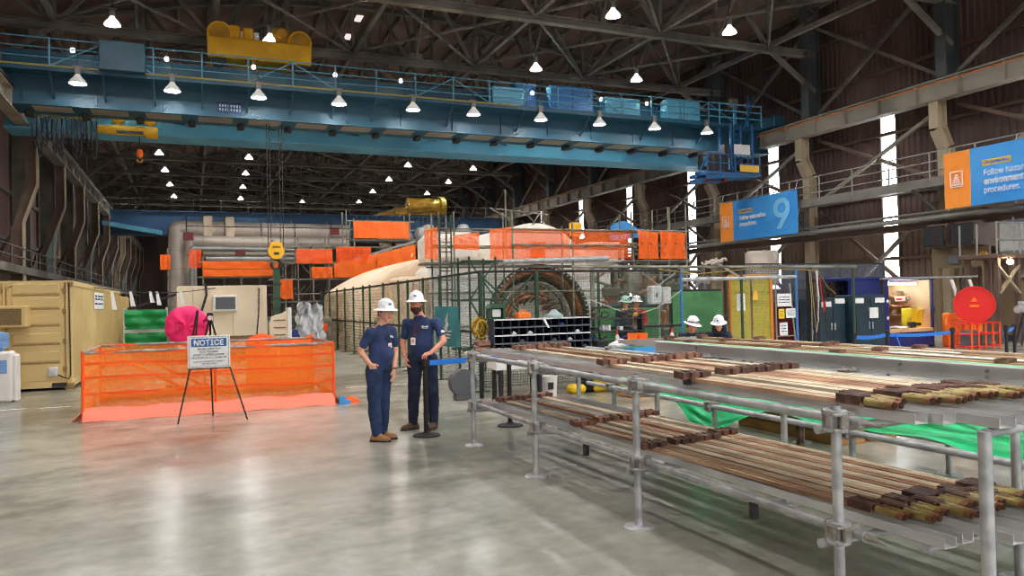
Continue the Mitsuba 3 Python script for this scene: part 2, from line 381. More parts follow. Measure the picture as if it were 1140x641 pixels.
# ---- left wall
struct('wall_left', bx(XL-0.3, XL-0.1, YA, YB, 0, 17.0), 'siding_left', 'dark brown side wall behind a row of kinked crane posts')
for k in range(len(COLS)-1):
    a, b = COLS[k], COLS[k+1]
    if b < 10: continue
    for i in range(2):
        for z0, z1 in ((0, 3.2), (3.2, 5.6), (5.6, 8.2), (8.2, 12.4), (12.4, 16.9)):
            y0, y1 = a+(b-a)*i/2+0.08, a+(b-a)*(i+1)/2-0.08
            part('wall_left', 'wall_panel', bx(XL-0.1, XL-0.03, y0, y1, z0+0.08, z1-0.04), 'siding_left')
    part('wall_left', 'mullion', bx(XL-0.1, XL+0.12, (a+b)/2-0.09, (a+b)/2+0.09, 0, 16.9), 'roof_steel')
for z in (3.2, 5.6, 8.2, 12.4):
    part('wall_left', 'girt', beam((XL+0.05, YA, z), (XL+0.05, YB, z), 0.2, 0.2), 'roof_steel')
for y in COLS:
    if y < 14: continue
    wide = abs(y-(Y0+7*BAY)) < 1
    q = part('wall_left', 'crane_post', join([bx(-6.09, -6.03, y-0.2, y+0.2, 7.1, 9.3), beam((-6.06, y, 7.12), (-6.58, y, 5.5), 0.4, 0.06, up=(1, 0, 0)), bx(-6.61, -6.55, y-0.2, y+0.2, 0, 5.52)]), 'tan_steel', label='kinked tan flange')
    part(q, 'web', join([extr([(-6.6, 0), (-7.0, 0), (-7.0, 5.3), (-6.5, 7.1), (-6.5, 9.3), (-6.08, 9.3), (-6.08, 7.1), (-6.6, 5.5)], 0.04, (0, y+0.02, 0)), bx(-7.04, -6.99, y-0.15, y+0.15, 0, 5.3)]), 'tan_steel' if wide else 'brown_steel')
    if round((y-Y0)/BAY) % 2 == 0: part(q, 'gusset', extr([(-6.62, 3.4), (-6.95, 3.4), (-6.95, 4.6), (-6.35, 6.3)], 0.05, (0, y-0.02, 0)), 'pale_blue_steel')
    part('wall_left', 'column', hbeam((-8.0, y, 0), (-8.0, y, 16.3), 0.4, 0.8, 0.04, up=(1, 0, 0)), 'roof_steel')
    part('wall_left', 'knee_brace', beam((-8.6, y+0.5, 2.2), (-7.3, y+3.0, 5.8), 0.2, 0.05), 'brown_steel')
part('wall_left', 'runway_girder', join([hbeam((-6.25, YA, 9.62), (-6.25, YB, 9.62), 0.5, 0.75, 0.05)]+[bx(-6.4, -6.02, y-0.03, y+0.03, 9.3, 9.95) for y in np.arange(20, YB, BAY/3)]), 'girder_tan', label='tan crane runway girder along the left wall')
part('wall_left', 'runway_rail', join([beam((-6.25, YA, 10.05), (-6.25, YB, 10.05), 0.1, 0.12), bx(-6.1, -5.96, YA, YB, 10.02, 10.1)]), 'dark')
w = part('wall_left', 'walkway', join([bx(-7.3, -6.55, YA, YB, 3.3, 3.5), bx(-6.56, -6.5, YA, YB, 3.28, 3.6)]), 'roof_steel')
part(w, 'railing', join([tube((-6.55, YA, z), (-6.55, YB, z), 0.025, 6) for z in (3.95, 4.35)]+[tube((-6.55, y, 3.3), (-6.55, y, 4.35), 0.025, 6) for y in np.arange(20, 100, BAY/3)]), 'walk_grey')

# ---- ends
struct('wall_back', bx(XL-0.3, XR+0.4, YB, YB+0.3, 0, 20.5), 'siding', 'dark far end wall')
struct('wall_front', bx(XL-0.3, XR+0.4, YA-0.3, YA, 0, 20.5), 'siding', 'end wall behind the camera')

for i, x in enumerate(np.arange(-6.0, 30, 3.9)):          # the same strips in the end wall behind the camera
    w = f'window_{30+i}'
    struct(w, join([bx(x-0.55, x-0.48, YA, YA+0.08, 0.6, 10.4), bx(x+0.48, x+0.55, YA, YA+0.08, 0.6, 10.4)]), 'walk_grey', 'tall narrow translucent daylight strip in the end wall')
    part(w, 'pane', (np.array([[x-0.48, YA+0.03, 0.6], [x+0.48, YA+0.03, 0.6], [x+0.48, YA+0.03, 10.4], [x-0.48, YA+0.03, 10.4]]), np.array([[0, 2, 1], [0, 3, 2]])), 'white', emitter=emit(STRIP_RADIANCE, (1, 1, 1.02), 0.8))

# ---- roof
xs = np.linspace(XL-0.3, XR+0.4, 25)
P = np.array([[[x, y, roof_z(x)+0.35] for y in (YA-0.3, YB+0.3)] for x in xs])
struct('ceiling', thick(grid(P), 0.12, 2), 'deck', 'dark brown arched roof deck on open steel trusses')
for i, (x, y) in enumerate(((9.8, 45.1), (10.1, 48.6), (10.1, 52.2))):
    struct(f'window_{40+i}', bx(x-0.22, x+0.22, y-0.55, y+0.55, roof_z(x)+0.3, roof_z(x)+0.34), 'white', 'small daylight pane in the roof deck', emitter=emit(0.7, (1, 0.86, 0.84), 0.1))
PX = np.linspace(-8.6, 30.3, 13)
for x in np.linspace(-8.6, 30.3, 25):
    part('ceiling', 'purlin', beam((x, YA, roof_z(x)+0.22), (x, YB, roof_z(x)+0.22), 0.12, 0.24), 'roof_steel')
for k, y in enumerate(COLS):
    if y < 12: continue
    t = part('ceiling', 'roof_truss', hbeam((PX[0], y, CHORD_Z), (PX[-1], y, CHORD_Z), 0.36, 0.34, 0.05), 'roof_steel')
    for i in range(12):
        a, b = PX[i], PX[i+1]
        part(t, 'top_chord', hbeam((a, y, roof_z(a)-0.05), (b, y, roof_z(b)-0.05), 0.3, 0.3, 0.04), 'roof_steel')
        top, low = (a, b) if i % 2 == 0 else (b, a)
        part(t, 'web_diagonal', beam((top, y, roof_z(top)-0.15), (low, y, CHORD_Z), 0.18, 0.18), 'roof_steel')
        if i: part(t, 'web_post', beam((a, y, CHORD_Z), (a, y, roof_z(a)-0.1), 0.14, 0.14), 'roof_steel')
        part(t, 'gusset_plate', bx(a-0.35, a+0.35, y-0.02, y+0.02, CHORD_Z-0.1, CHORD_Z+0.5), 'roof_steel')
    part(t, 'knee_brace', beam((30.0, y, 12.2), (PX[-2], y, CHORD_Z), 0.2, 0.2), 'roof_steel')
    part(t, 'knee_brace', beam((-7.8, y, 12.2), (PX[1], y, CHORD_Z), 0.2, 0.2), 'roof_steel')
for x in PX[1:-1:2]:
    part('ceiling', 'longitudinal_strut', beam((x, 6, CHORD_Z+0.2), (x, YB, CHORD_Z+0.2), 0.2, 0.22), 'roof_steel')
for k in range(len(COLS)-1):
    a, b = COLS[k], COLS[k+1]
    if b < 16: continue
    for i in range(1, 11, 2):
        x0, x1 = PX[i], PX[i+2]
        part('ceiling', 'bottom_chord_bracing', join([beam((x0, a, CHORD_Z+0.12), (x1, b, CHORD_Z+0.12), 0.1, 0.1), beam((x1, a, CHORD_Z+0.22), (x0, b, CHORD_Z+0.22), 0.1, 0.1)]), 'roof_steel')
        xm = PX[i+1]
        part('ceiling', 'sway_brace', join([beam((xm, a, CHORD_Z+0.15), (xm, (a+b)/2, roof_z(xm)), 0.1, 0.12), beam((xm, b, CHORD_Z+0.15), (xm, (a+b)/2, roof_z(xm)), 0.1, 0.12)]), 'roof_steel')

# ================================================================== high-bay lamps
def disc_down(r, z, n=20):
    a = np.arange(n)*2*PI/n; v = np.vstack([np.stack([r*np.cos(a), r*np.sin(a), a*0+z], 1), [[0, 0, z]]]); i = np.arange(n)
    return v, np.stack([(i+1) % n, i, i*0+n], 1)
_bell = lathe([(0.315, 0.0), (0.30, 0.05), (0.24, 0.14), (0.15, 0.24), (0.10, 0.32), (0.07, 0.36)], 20)
LB = {'housing': mikit.ply(join([cbx(-0.1, 0.1, -0.08, 0.08, 0.36, 0.62, 0.02), tube((0, 0, 0.3), (0, 0, 0.4), 0.06, 10), beam((-0.16, 0, 0.66), (0.16, 0, 0.66), 0.05, 0.04), bx(-0.02, 0.02, -0.02, 0.02, 0.6, 0.7)]), 'mat_lamp_box'),
      'rod': mikit.ply(tube((0, 0, 0.65), (0, 0, 1.25), 0.016, 6), 'mat_dark')}
_far = {}
def lamp_shapes(rad, w):
    if rad not in _far:
        _far[rad] = (mikit.ply(disc_down(0.29, 0.015), 'mat_white', emitter=emit(rad, (1, 0.985, 0.95), w)),
                     mikit.ply(_bell, 'mat_lamp_shell', smooth=40, emitter=emit(rad*(0.007 if rad > 150 else 0.0025), (1, 0.98, 0.92), 0.2*w)))
    return _far[rad]
def lamp(p, rad, label, group, rod=0.6, w=1.0):
    t = thing('high_bay_lamp', label, 'lamp', group); lens, bell = lamp_shapes(rad, w); M = T().translate([float(v) for v in p])
    part_at(t, 'lens', lens, M, 'glowing white lens'); part_at(t, 'bell_shade', bell, M); part_at(t, 'ballast_housing', LB['housing'], M)
    part_at(t, 'hanger', LB['rod'], M @ T().translate([0, 0, 0.65-0.65*rod/0.6]) @ T().scale([1, 1, rod/0.6]))
LAMP_Z = 12.9
rows_near, rows_far = [26.2, 33.6], [61.0, 68.5, 76.4, 84.5]
for x, nm in ((-2.75, 'left wall'), (3.2, 'yellow trolley'), (15.6, 'middle'), (21.3, 'right wall')):
    for y in rows_near:
        lamp((x, y, LAMP_Z), LAMP_RADIANCE, f'bright roof lamp above the blue crane, {"nearer" if y < 30 else "farther"} of the pair by the {nm}', 'roof lamps over the crane', 0.9)
    for i, y in enumerate(rows_far):
        xx = x+(y-30)*(0.022 if x < 0 else 0.03)
        lamp((xx, y, LAMP_Z), LAMP_RADIANCE, f'small roof lamp beyond the crane, {ORD[i]} from the front, row by the {nm}', 'roof lamps beyond the crane', 0.9, 0.5)
lamp((11.3, 86.0, LAMP_Z), LAMP_RADIANCE, 'small lone lamp between the rows above the far blue crane', 'roof lamps beyond the crane', 0.9, 0.4)
for x in (-2.75, 3.2, 9.6, 15.6, 21.3):      # the rows go on over and behind the camera
    for y in (18.5, 10.7, 3.0, -4.8, -12.5):
        lamp((x, y, LAMP_Z), LAMP_RADIANCE, f'roof lamp over the near floor, {ORD[int((18.6-y)/7.7)]} row before the crane, {ORD[(-2.75, 3.2, 9.6, 15.6, 21.3).index(x)]} from the left wall', 'roof lamps over the near floor', 0.9)
# ================================================================== the near overhead crane
k = thing('bridge_crane', 'long blue overhead bridge crane spanning the hall with a railed walkway', 'crane')
YN0, YN1, YF0, YF1 = 33.1, 34.5, 36.2, 37.5
XA, XB = -6.9, 29.3
part(k, 'girder', join([bx(XA, XB, YN0, YN1, 9.5, 10.45), bx(XA, XB, YN0-0.1, YN1+0.1, 10.45, 10.55)]+
     [bx(x-0.03, x+0.03, YN0-0.07, YN0, 9.55, 10.4) for x in np.arange(XA+1.2, XB, 2.4)]), 'crane_blue', label='near blue box girder')
fl = part(k, 'bottom_flange', bx(XA, XB, YN0-0.12, YN1+0.12, 9.42, 9.5), 'crane_blue')
for x in np.arange(XA+1.45, XB-2, 1.93): part(fl, 'underside_plate', bx(x, x+1.3, 33.15, 34.05, 9.41, 9.42), 'girder_tan', label='pale underside plate')
for x in np.arange(XA+1.2, XB-1, 1.93): part(fl, 'bracket', join([cbx(x-0.14, x+0.14, 34.1, 34.5, 9.24, 9.42, 0.02), cbx(x-0.07, x+0.07, 33.9, 34.1, 9.3, 9.42, 0.02)]), 'dark')
part(k, 'far_girder', join([bx(XA, XB, YF0, YF1, 9.2, 10.45), bx(XA, XB, YF0-0.25, YF1+0.12, 9.12, 9.2), bx(XA, XB, YF0-0.25, YF1+0.1, 10.4, 10.5)]), 'crane_light', label='far girder, lighter blue')
for x in np.arange(XA+1, XB-3, 3.8): part(k, 'underside_brace', beam((x, YN1, 9.55), (x+1.9, YF0, 9.75), 0.12, 0.1), 'crane_blue')
for x in (XA+0.35, XB-0.5):
    e = part(k, 'end_truck', cbx(x-0.35, x+0.35, 31.6, 39.0, 10.1 if x < 0 else 10.62, 10.7 if x < 0 else 11.2, 0.04), 'crane_blue')
    for y in (32.2, 38.4): part(e, 'wheel', tube((x-0.12, y, 10.3 if x < 0 else 10.85), (x+0.12, y, 10.3 if x < 0 else 10.85), 0.26, 16), 'dark')
# walkway on the near girder
WY0 = 32.0
w = part(k, 'walkway', join([bx(XA+0.4, 27.6, WY0, YN0, 10.52, 10.58), bx(XA+0.4, 27.6, WY0-0.04, WY0, 10.45, 10.65)]), 'crane_blue', label='railed walkway along the near girder')
part(w, 'conductor_strip', bx(XA+0.6, 14.0, WY0-0.06, WY0-0.04, 10.6, 10.66), 'dull_yellow', label='yellow strip along the walkway edge')
for z in (10.95, 11.3, 11.65): part(w, 'handrail', tube((XA+0.4, WY0, z), (27.6, WY0, z), 0.024, 6), 'crane_rail')
for i, x in enumerate(np.arange(XA+0.5, 27.6, 1.72)):
    part(w, 'railing_post', beam((x, WY0, 10.5), (x, WY0, 11.68), 0.055, 0.055), 'crane_rail')
    if x < 9 or x > 9 and i % 2 == 0:
        part(w, 'floor_bracket', beam((x, WY0+0.05, 10.45), (x, YN0, 9.7), 0.06, 0.08), 'crane_blue')
    if i % 4 == 1 and x+1.72 < 27: part(w, 'railing_brace', join([beam((x, WY0, 10.65), (x+1.72, WY0, 11.6), 0.045, 0.045), beam((x+3.44, WY0, 10.65), (x+1.72, WY0, 11.6), 0.04, 0.04)]), 'crane_rail')
back = part(k, 'electric_housing', join([bx(5.5, 12.5, YN1-0.1, YN1+0.6, 10.6, 11.7)]), 'crane_cab', label='dark blue equipment row behind the railing')
for x0, x1, z1, y0, m, lab in ((-3.05, -1.52, 11.68, 31.62, 'crane_blue', 'plain dark blue cabinet'), (12.8, 14.35, 11.55, 32.3, 'crane_light', 'low pale blue cabinet'), (14.2, 15.25, 12.0, 32.9, 'crane_cab', 'tall blue cabinet'),
        (16.05, 18.35, 12.05, 32.9, 'crane_cab', 'long two-door blue cabinet'), (18.7, 20.65, 11.55, 32.3, 'crane_light', 'pale blue cabinet'), (22.1, 24.1, 11.65, 32.1, 'crane_light', 'bright blue cabinet')):
    c = part(k, 'control_cabinet', cbx(x0, x1, y0, y0+0.6, 10.58, z1, 0.02), m, label=lab)
    if x1-x0 > 1.9 or m == 'crane_cab': part(c, 'door_seam', join([bx((x0+x1)/2-0.012, (x0+x1)/2+0.012, y0-0.008, y0, 10.65, z1-0.06)]), 'dark')
for i, x in enumerate((-3.95, -0.78, 2.41, 5.65, 8.46, 14.7, 18.34, 20.93)):
    q = thing('walkway_light', f'small warm light on the crane walkway railing, {ORD[i]} from the left', 'light', 'small lights along the crane walkway')
    part(q, 'lens', lathe([(0.001, -0.09), (0.06, -0.07), (0.09, 0), (0.06, 0.07), (0.001, 0.09)], 12, (x, WY0+0.12, 11.32)), 'white', emitter=emit(40, (1, 0.82, 0.6), 0.15))
    part(q, 'bracket', tube((x, WY0+0.12, 11.4), (x, WY0+0.12, 11.62), 0.02, 6), 'dark')
for i, x in enumerate((-3.77, -0.59, 2.57, 5.75, 8.92, 11.7, 15.0, 18.1, 21.2, 24.35)):
    lamp((x, WY0-0.1, 10.02), CRANE_LAMP_RADIANCE, f'bell-shaped work lamp under the blue crane walkway, {ORD[i]} of ten from the left', 'work lamps along the crane', 0.0001+0.45, 0.8)
# trolley on top
t = thing('crane_trolley', 'big yellow hoist trolley on top of the near blue crane', 'crane trolley')
TZ = 0.5
Z_ = lambda *m: move(join(m), (0, 0, TZ))
part(t, 'frame', Z_(cbx(0.72, 4.86, 33.2, 33.5, 11.45, 12.3, 0.05), cbx(0.72, 4.86, 37.0, 37.3, 11.45, 12.3, 0.05), bx(0.9, 4.7, 33.5, 37.0, 11.6, 11.75)), 'yellow_paint')
for x, z, r in ((1.2, 12.45, 0.5), (4.4, 12.4, 0.5)):
    d = part(t, 'gear_case', Z_(tube((x, 33.3, z), (x, 34.1, z), r, 28)), 'yellow_paint', smooth=40)
    part(d, 'cover', Z_(tube((x, 33.22, z), (x, 33.3, z), r*0.8, 24)), 'yellow_dark')
part(t, 'drum', Z_(tube((1.7, 34.9, 12.3), (4.2, 34.9, 12.3), 0.42, 24)), 'yellow_dark', smooth=40)
for x0, x1, z1 in ((1.55, 2.0, 12.9), (2.1, 2.5, 12.85)): part(t, 'motor', Z_(cbx(x0, x1, 33.4, 34.2, 12.25, z1, 0.06)), 'yellow_paint')
part(t, 'gearbox', Z_(cbx(3.3, 4.0, 33.35, 34.3, 12.25, 13.0, 0.1), tube((3.65, 33.2, 12.7), (3.65, 33.4, 12.7), 0.2, 20)), 'yellow_dark')
for x0, x1 in ((2.02, 2.1), (2.55, 2.75), (3.12, 3.25)): part(t, 'panel', Z_(bx(x0, x1, 33.5, 33.9, 12.25, 12.7)), 'white', label='white panel')
for x in (1.15, 4.4):
    for y in (33.35, 37.15): part(t, 'wheel', tube((x, y-0.1, 11.85), (x, y+0.1, 11.85), 0.3, 18), 'dark')
part(t, 'trolley_rail', join([bx(XA+0.5, XB-0.5, y-0.05, y+0.05, 10.55, 11.55) for y in (33.35, 37.15)]), 'crane_blue')
h = thing('hook_block', 'large round yellow hook block on four ropes in front of the pipes', 'hook block')
part(h, 'sheave_case', join([tube((3.3, 33.4, 4.0), (3.3, 33.9, 4.0), 0.33, 28), cbx(3.05, 3.55, 33.45, 33.85, 3.95, 4.4, 0.04)]), 'yellow_paint', smooth=40)
part(h, 'cheek_marks', join([bx(3.14, 3.46, 33.38, 33.4, 4.16, 4.2), bx(3.2, 3.4, 33.38, 33.4, 3.86, 3.96)]), 'dark')
part(h, 'hook', pipe([(3.3+0.2*math.sin(a), 33.65, 3.45-0.2*math.cos(a)) for a in np.linspace(PI*1.0, -PI*0.62, 18)], 0.055, 10), 'dark', smooth=40)
part(h, 'shank', tube((3.3, 33.65, 3.6), (3.3, 33.65, 3.75), 0.08, 12), 'dark')
for x in (3.0, 3.12, 3.5, 3.62): part(h, 'rope', tube((x, 33.65, 4.2), (x, 33.65, 11.6), 0.018, 5), 'cord')

# ---- festoon cable and small hoist under the far girder
fz = 9.55; fy = YF0-0.55
f = thing('festoon_cable', 'looped black festoon cables on yellow trolleys at the left end of the crane', 'cable')
part(f, 'track', bx(-5.95, 3.0, fy-0.05, fy+0.05, 9.72, 9.82), 'dark')
fx = np.linspace(-5.85, -3.55, 14)
for x in fx: part(f, 'cable_trolley', join([cbx(x-0.09, x+0.09, fy-0.1, fy+0.1, fz+0.08, fz+0.24, 0.01), bx(x-0.03, x+0.03, fy-0.04, fy+0.04, fz-0.06, fz+0.1)]), 'yellow_dark')
for i in range(13):
    a, b = fx[i], fx[i+1]; dz = 1.1+0.35*math.sin(i*1.7)
    for q in (-0.06, 0.06):
        part(f, 'loop', pipe([(a+(b-a)*(0.5-0.5*math.cos(s)), fy+q, fz-0.05-(dz+q*2)*math.sin(s)**0.6) for s in np.linspace(0, PI, 15)], 0.028, 5), 'cord')
h = thing('chain_hoist', 'small yellow rope hoist hanging below the crane at the left', 'hoist')
part(h, 'drum', tube((-3.0, fy, 9.2), (-1.7, fy, 9.2), 0.2, 18), 'yellow_paint', smooth=40)
part(h, 'motor', join([tube((-1.7, fy, 9.15), (-1.25, fy, 9.15), 0.24, 18), tube((-3.5, fy, 9.2), (-3.0, fy, 9.2), 0.17, 16)]), 'yellow_paint', smooth=40)
part(h, 'slot', bx(-2.8, -1.8, fy-0.21, fy-0.15, 9.02, 9.14), 'dark')
for x in (-2.75, -1.55): part(h, 'carriage', join([cbx(x-0.22, x+0.22, fy-0.16, fy+0.16, 9.5, 9.7, 0.03), bx(x-0.07, x+0.07, fy-0.06, fy+0.06, 9.3, 9.5)]), 'yellow_paint')
part(h, 'rope', tube((-1.95, fy, 8.35), (-1.95, fy, 9.1), 0.02, 5), 'cord')
hk = part(h, 'bottom_block', lathe([(0.001, 0.22), (0.1, 0.2), (0.14, 0.05), (0.12, -0.1), (0.001, -0.16)], 14, (-1.95, fy, 8.22)), 'orange_plain', smooth=40, label='orange bottom block')
part(hk, 'hook', pipe([(-1.95+0.1*math.sin(a), fy, 7.98-0.1*math.cos(a)) for a in np.linspace(PI, -PI*0.6, 14)], 0.028, 8), 'yellow_dark')

# ---- operator's cab at the right end
c = thing('crane_cab', 'blue open operator cab with a ladder frame hanging from the right end of the crane', 'crane cab')
for x in (25.35, 26.7):
    for y in (31.3, 32.2): part(c, 'post', beam((x, y, 7.9), (x, y, 10.5), 0.1, 0.1), 'cab_blue')
part(c, 'ladder', join([bx(25.45, 25.5, 31.2, 31.26, 7.9, 10.4), bx(25.9, 25.95, 31.2, 31.26, 7.9, 10.4)]+[bx(25.5, 25.9, 31.21, 31.25, z, z+0.04) for z in np.arange(8.0, 10.4, 0.27)]), 'cab_blue')
part(c, 'floor', join([cbx(23.6, 26.9, 30.9, 32.5, 7.75, 7.9, 0.02), beam((23.4, 31.7, 7.5), (25.2, 31.7, 7.62), 0.9, 0.2), beam((23.5, 30.95, 7.6), (26.8, 30.95, 7.85), 0.08, 0.2)]), 'cab_blue')
part(c, 'railing', join([beam((23.6, 30.95, z), (26.85, 30.95, z), 0.05, 0.05) for z in (8.35, 8.8)]+[beam((x, 30.95, 7.85), (x, 30.95, 8.8), 0.05, 0.05) for x in (23.6, 24.4, 25.3, 26.1, 26.85)]), 'cab_blue')
part(c, 'panel', cbx(25.3, 26.3, 30.98, 31.02, 8.75, 9.35, 0.01), 'grey_box', label='grey instrument panel')
part(c, 'sign', cbx(25.55, 26.75, 30.88, 30.92, 7.95, 8.3, 0.01), 'badge_yellow', label='yellow sign plate')
part(c, 'console', join([cbx(24.2, 24.9, 31.2, 31.8, 7.9, 8.9, 0.04), cbx(24.95, 25.2, 31.3, 31.7, 7.9, 9.4, 0.03)]), 'dark')
part(c, 'seat', join([cbx(24.0, 24.5, 31.9, 32.3, 8.2, 8.35, 0.03), cbx(24.0, 24.1, 31.9, 32.3, 8.35, 9.0, 0.03)]), 'black')
for x in (23.75, 24.75): part(c, 'buffer', tube((x, 31.0, 7.5), (x, 31.35, 7.5), 0.11, 12), 'dark_red', label='dark red buffer')
part(c, 'stay', join([beam((23.3, 31.6, 7.6), (24.3, 31.6, 9.0), 0.08, 0.08), beam((26.7, 31.9, 10.4), (27.4, 31.9, 12.2), 0.06, 0.06), beam((27.0, 31.9, 10.55), (27.0, 31.9, 12.2), 0.06, 0.06)]), 'cab_blue')
part(c, 'landing_rail', join([beam((24.6, 31.95, z), (27.9, 31.95, z), 0.05, 0.05) for z in (10.95, 11.3, 11.65)]+[beam((x, 31.95, 10.55), (x, 31.95, 11.7), 0.05, 0.05) for x in (25.2, 26.1, 27.0, 27.9)]), 'crane_light')
part(c, 'junction_box', join([cbx(26.0, 26.5, 32.0, 32.3, 11.5, 12.0, 0.03), cbx(27.1, 27.4, 32.0, 32.3, 11.6, 11.9, 0.03)]), 'walk_grey')

# ================================================================== the far crane
k = thing('bridge_crane', 'plain blue girder crane far down the hall above the lagged pipes', 'crane')
part(k, 'girder', join([bx(-6.8, 29.2, 70, 71.5, 7.95, 9.75), bx(-6.8, 29.2, 69.85, 71.65, 9.75, 9.85), bx(-6.8, 29.2, 69.85, 71.65, 7.85, 7.95)]), 'crane_far')
part(k, 'end_box', extr([(-6.6, 8.5), (-2.2, 7.75), (-2.2, 8.1), (-6.6, 8.85)], 0.9, (0, 69.9, 0)), 'crane_light')
part('bridge_crane', 'name_plate', join([bx(1.05, 2.0, 33.08, 33.1, 9.62, 10.05)]), 'tool_navy', label='dark blue plate with pale marks')
part('bridge_crane__name_plate', 'mark', join([bx(1.12+0.11*i, 1.18+0.11*i, 33.06, 33.08, z, z+0.1) for i in range(8) for z in (9.7, 9.86)]), 'pale_blue_steel', kind='stuff')
part(k, 'railing', join([beam((-6.5, 69.8, z), (29, 69.8, z), 0.05, 0.05) for z in (10.3, 10.8)]+[beam((x, 69.8, 9.8), (x, 69.8, 10.85), 0.05, 0.05) for x in np.arange(-6.4, 29, 2.2)]), 'roof_steel')
for x in np.arange(14, 24, 0.45): part(k, 'festoon_drop', tube((x, 69.7, 7.9+rng.random()), (x, 69.7, 9.75), 0.035, 5), 'dark')
t = thing('crane_trolley', 'far dull yellow hoist trolley on the distant blue crane', 'crane trolley')
part(t, 'frame', cbx(17.6, 22.6, 70.0, 71.0, 9.95, 10.7, 0.08), 'yellow_dark')
part(t, 'drum', join([tube((18.9, 70.3, 10.9), (22.3, 70.3, 10.9), 0.75, 20), tube((22.0, 70.2, 10.9), (22.5, 70.2, 10.9), 0.95, 20)]), 'yellow_dark', smooth=40)
part(t, 'ramp', extr([(15.5, 9.9), (18.5, 9.9), (18.5, 10.8)], 0.5, (0, 70.6, 0)), 'yellow_dark')
# ================================================================== left: containers, trailer, barricade, notice
k = thing('shipping_container', 'tan steel shipping container with an air conditioner on its end doors', 'container')
cx0, cx1, cy0, cy1, cz = -4.86, -2.42, 19.0, 31.2, 2.36
part(k, 'box', join([bx(cx0+0.05, cx1-0.06, cy0+0.06, cy1-0.05, 0.12, cz-0.04)]), 'container')
n = 44; ys = np.linspace(cy0+0.15, cy1-0.15, n*4+1); prof = np.array([0, 0, 0.035, 0.035]*n+[0])
P = np.stack([np.stack([cx1-0.05+prof, ys, ys*0+0.14], 1), np.stack([cx1-0.05+prof, ys, ys*0+cz-0.06], 1)], 1)
part(k, 'corrugated_side', thick(grid(P), -0.015, 0), 'container')
for x in (cx0+0.06, cx1-0.06):
    for y in (cy0+0.06, cy1-0.06):
        p = part(k, 'corner_post', bx(x-0.06, x+0.06, y-0.06, y+0.06, 0.0, cz), 'container')
        for z in (0.02, cz-0.14): part(p, 'corner_casting', cbx(x-0.085, x+0.085, y-0.085, y+0.085, z, z+0.12, 0.01), 'container_groove')
part(k, 'rail', join([bx(cx0, cx1, cy0-0.02, cy0+0.05, cz-0.12, cz), bx(cx0, cx1, cy0-0.02, cy0+0.05, 0.06, 0.2), bx(cx1-0.05, cx1+0.01, cy0, cy1, cz-0.1, cz), bx(cx1-0.05, cx1+0.01, cy0, cy1, 0.06, 0.2)]), 'container')
for x0, x1 in ((-3.62, -2.56), (-4.76, -3.68)):
    d = part(k, 'door', cbx(x0, x1, cy0-0.01, cy0+0.05, 0.2, cz-0.13, 0.012), 'container')
    for z in (0.62, 1.02, 1.42, 1.78, 2.08):
        part(d, 'pressed_rib', join([cbx(x0+0.1, x1-0.08, cy0-0.035, cy0, z, z+0.22, 0.02)]), 'container')
        part(d, 'groove', bx(x0+0.1, x1-0.08, cy0-0.018, cy0-0.008, z-0.045, z-0.012), 'container_groove')
    for z in (0.4, 1.0, 1.65, 2.1): part(d, 'hinge', cbx(x1-0.03, x1+0.05, cy0-0.04, cy0, z, z+0.1, 0.01), 'container_groove')
part(k, 'lock_rod', join([tube((-3.66, cy0-0.04, 0.15), (-3.66, cy0-0.04, cz-0.05), 0.02, 8), tube((-2.5, cy0-0.05, 0.15), (-2.5, cy0-0.05, cz-0.05), 0.016, 8)]), 'container')
a = part(k, 'air_conditioner', join([cbx(-3.95, -3.18, 18.55, 19.0, 1.38, 1.83, 0.02)]), 'container', label='painted-over window air conditioner')
part(a, 'grille', bx(-3.88, -3.27, 18.53, 18.56, 1.44, 1.77), 'ac_brown')
part(a, 'slat', join([bx(-3.88, -3.27, 18.515, 18.535, z, z+0.012) for z in np.arange(1.46, 1.76, 0.03)]), 'container_groove', kind='stuff')
part(k, 'socket_box', join([cbx(-2.86, -2.68, 18.9, 18.99, 0.3, 0.5, 0.015), cbx(-2.81, -2.73, 18.87, 18.9, 0.36, 0.44, 0.01)]), 'grey_box', label='grey socket box')
part(k, 'cable', pipe([(-2.68, 18.93, 0.34), (-2.58, 18.9, 0.28), (-2.48, 18.9, 0.24), (-2.44, 18.92, 0.32), (-2.45, 18.95, 1.2), (-2.46, 18.95, 2.3)], 0.014, 6), 'cord')
part(k, 'fork_pocket', bx(-2.8, -2.52, 18.965, 18.98, 0.07, 0.16), 'dark')
k = thing('shipping_container', 'second tan container standing behind the first, its far end beside the green tarps', 'container')
part(k, 'box', bx(-4.86, -2.45, 31.6, 35.6, 0.0, 2.2), 'container')
part(k, 'side_rib', join([bx(-2.45, -2.42, y, y+0.12, 0.15, 2.15) for y in np.arange(31.7, 35.5, 0.28)]), 'container', kind='stuff')
solo('posted_sheet', bx(-2.436, -2.426, 23.3, 25.6, 1.73, 2.19), 'paper', 'white printed sheet posted on the side of the tan container', 'notice')
part('posted_sheet', 'print', join([bx(-2.426, -2.422, 23.5+0.7*i, 24.0+0.7*i, z, z+0.05) for i in range(3) for z in (1.85, 1.98, 2.06)]), 'ink')
w = thing('water_cooler', 'white water cooler with a blue bottle standing before the tan container', 'water cooler')
part(w, 'body', cbx(-3.62, -3.16, 17.0, 17.4, 0.0, 0.96, 0.04), 'white')
part(w, 'tap_recess', bx(-3.55, -3.24, 16.985, 17.0, 0.55, 0.8), 'water_blue')
part(w, 'bottle', lathe([(0.05, 0.96), (0.06, 1.0), (0.14, 1.04), (0.145, 1.14), (0.13, 1.16), (0.145, 1.18), (0.145, 1.3), (0.001, 1.34)], 20, (-3.38, 17.2, 0)), 'water_blue', smooth=40, label='blue plastic bottle')
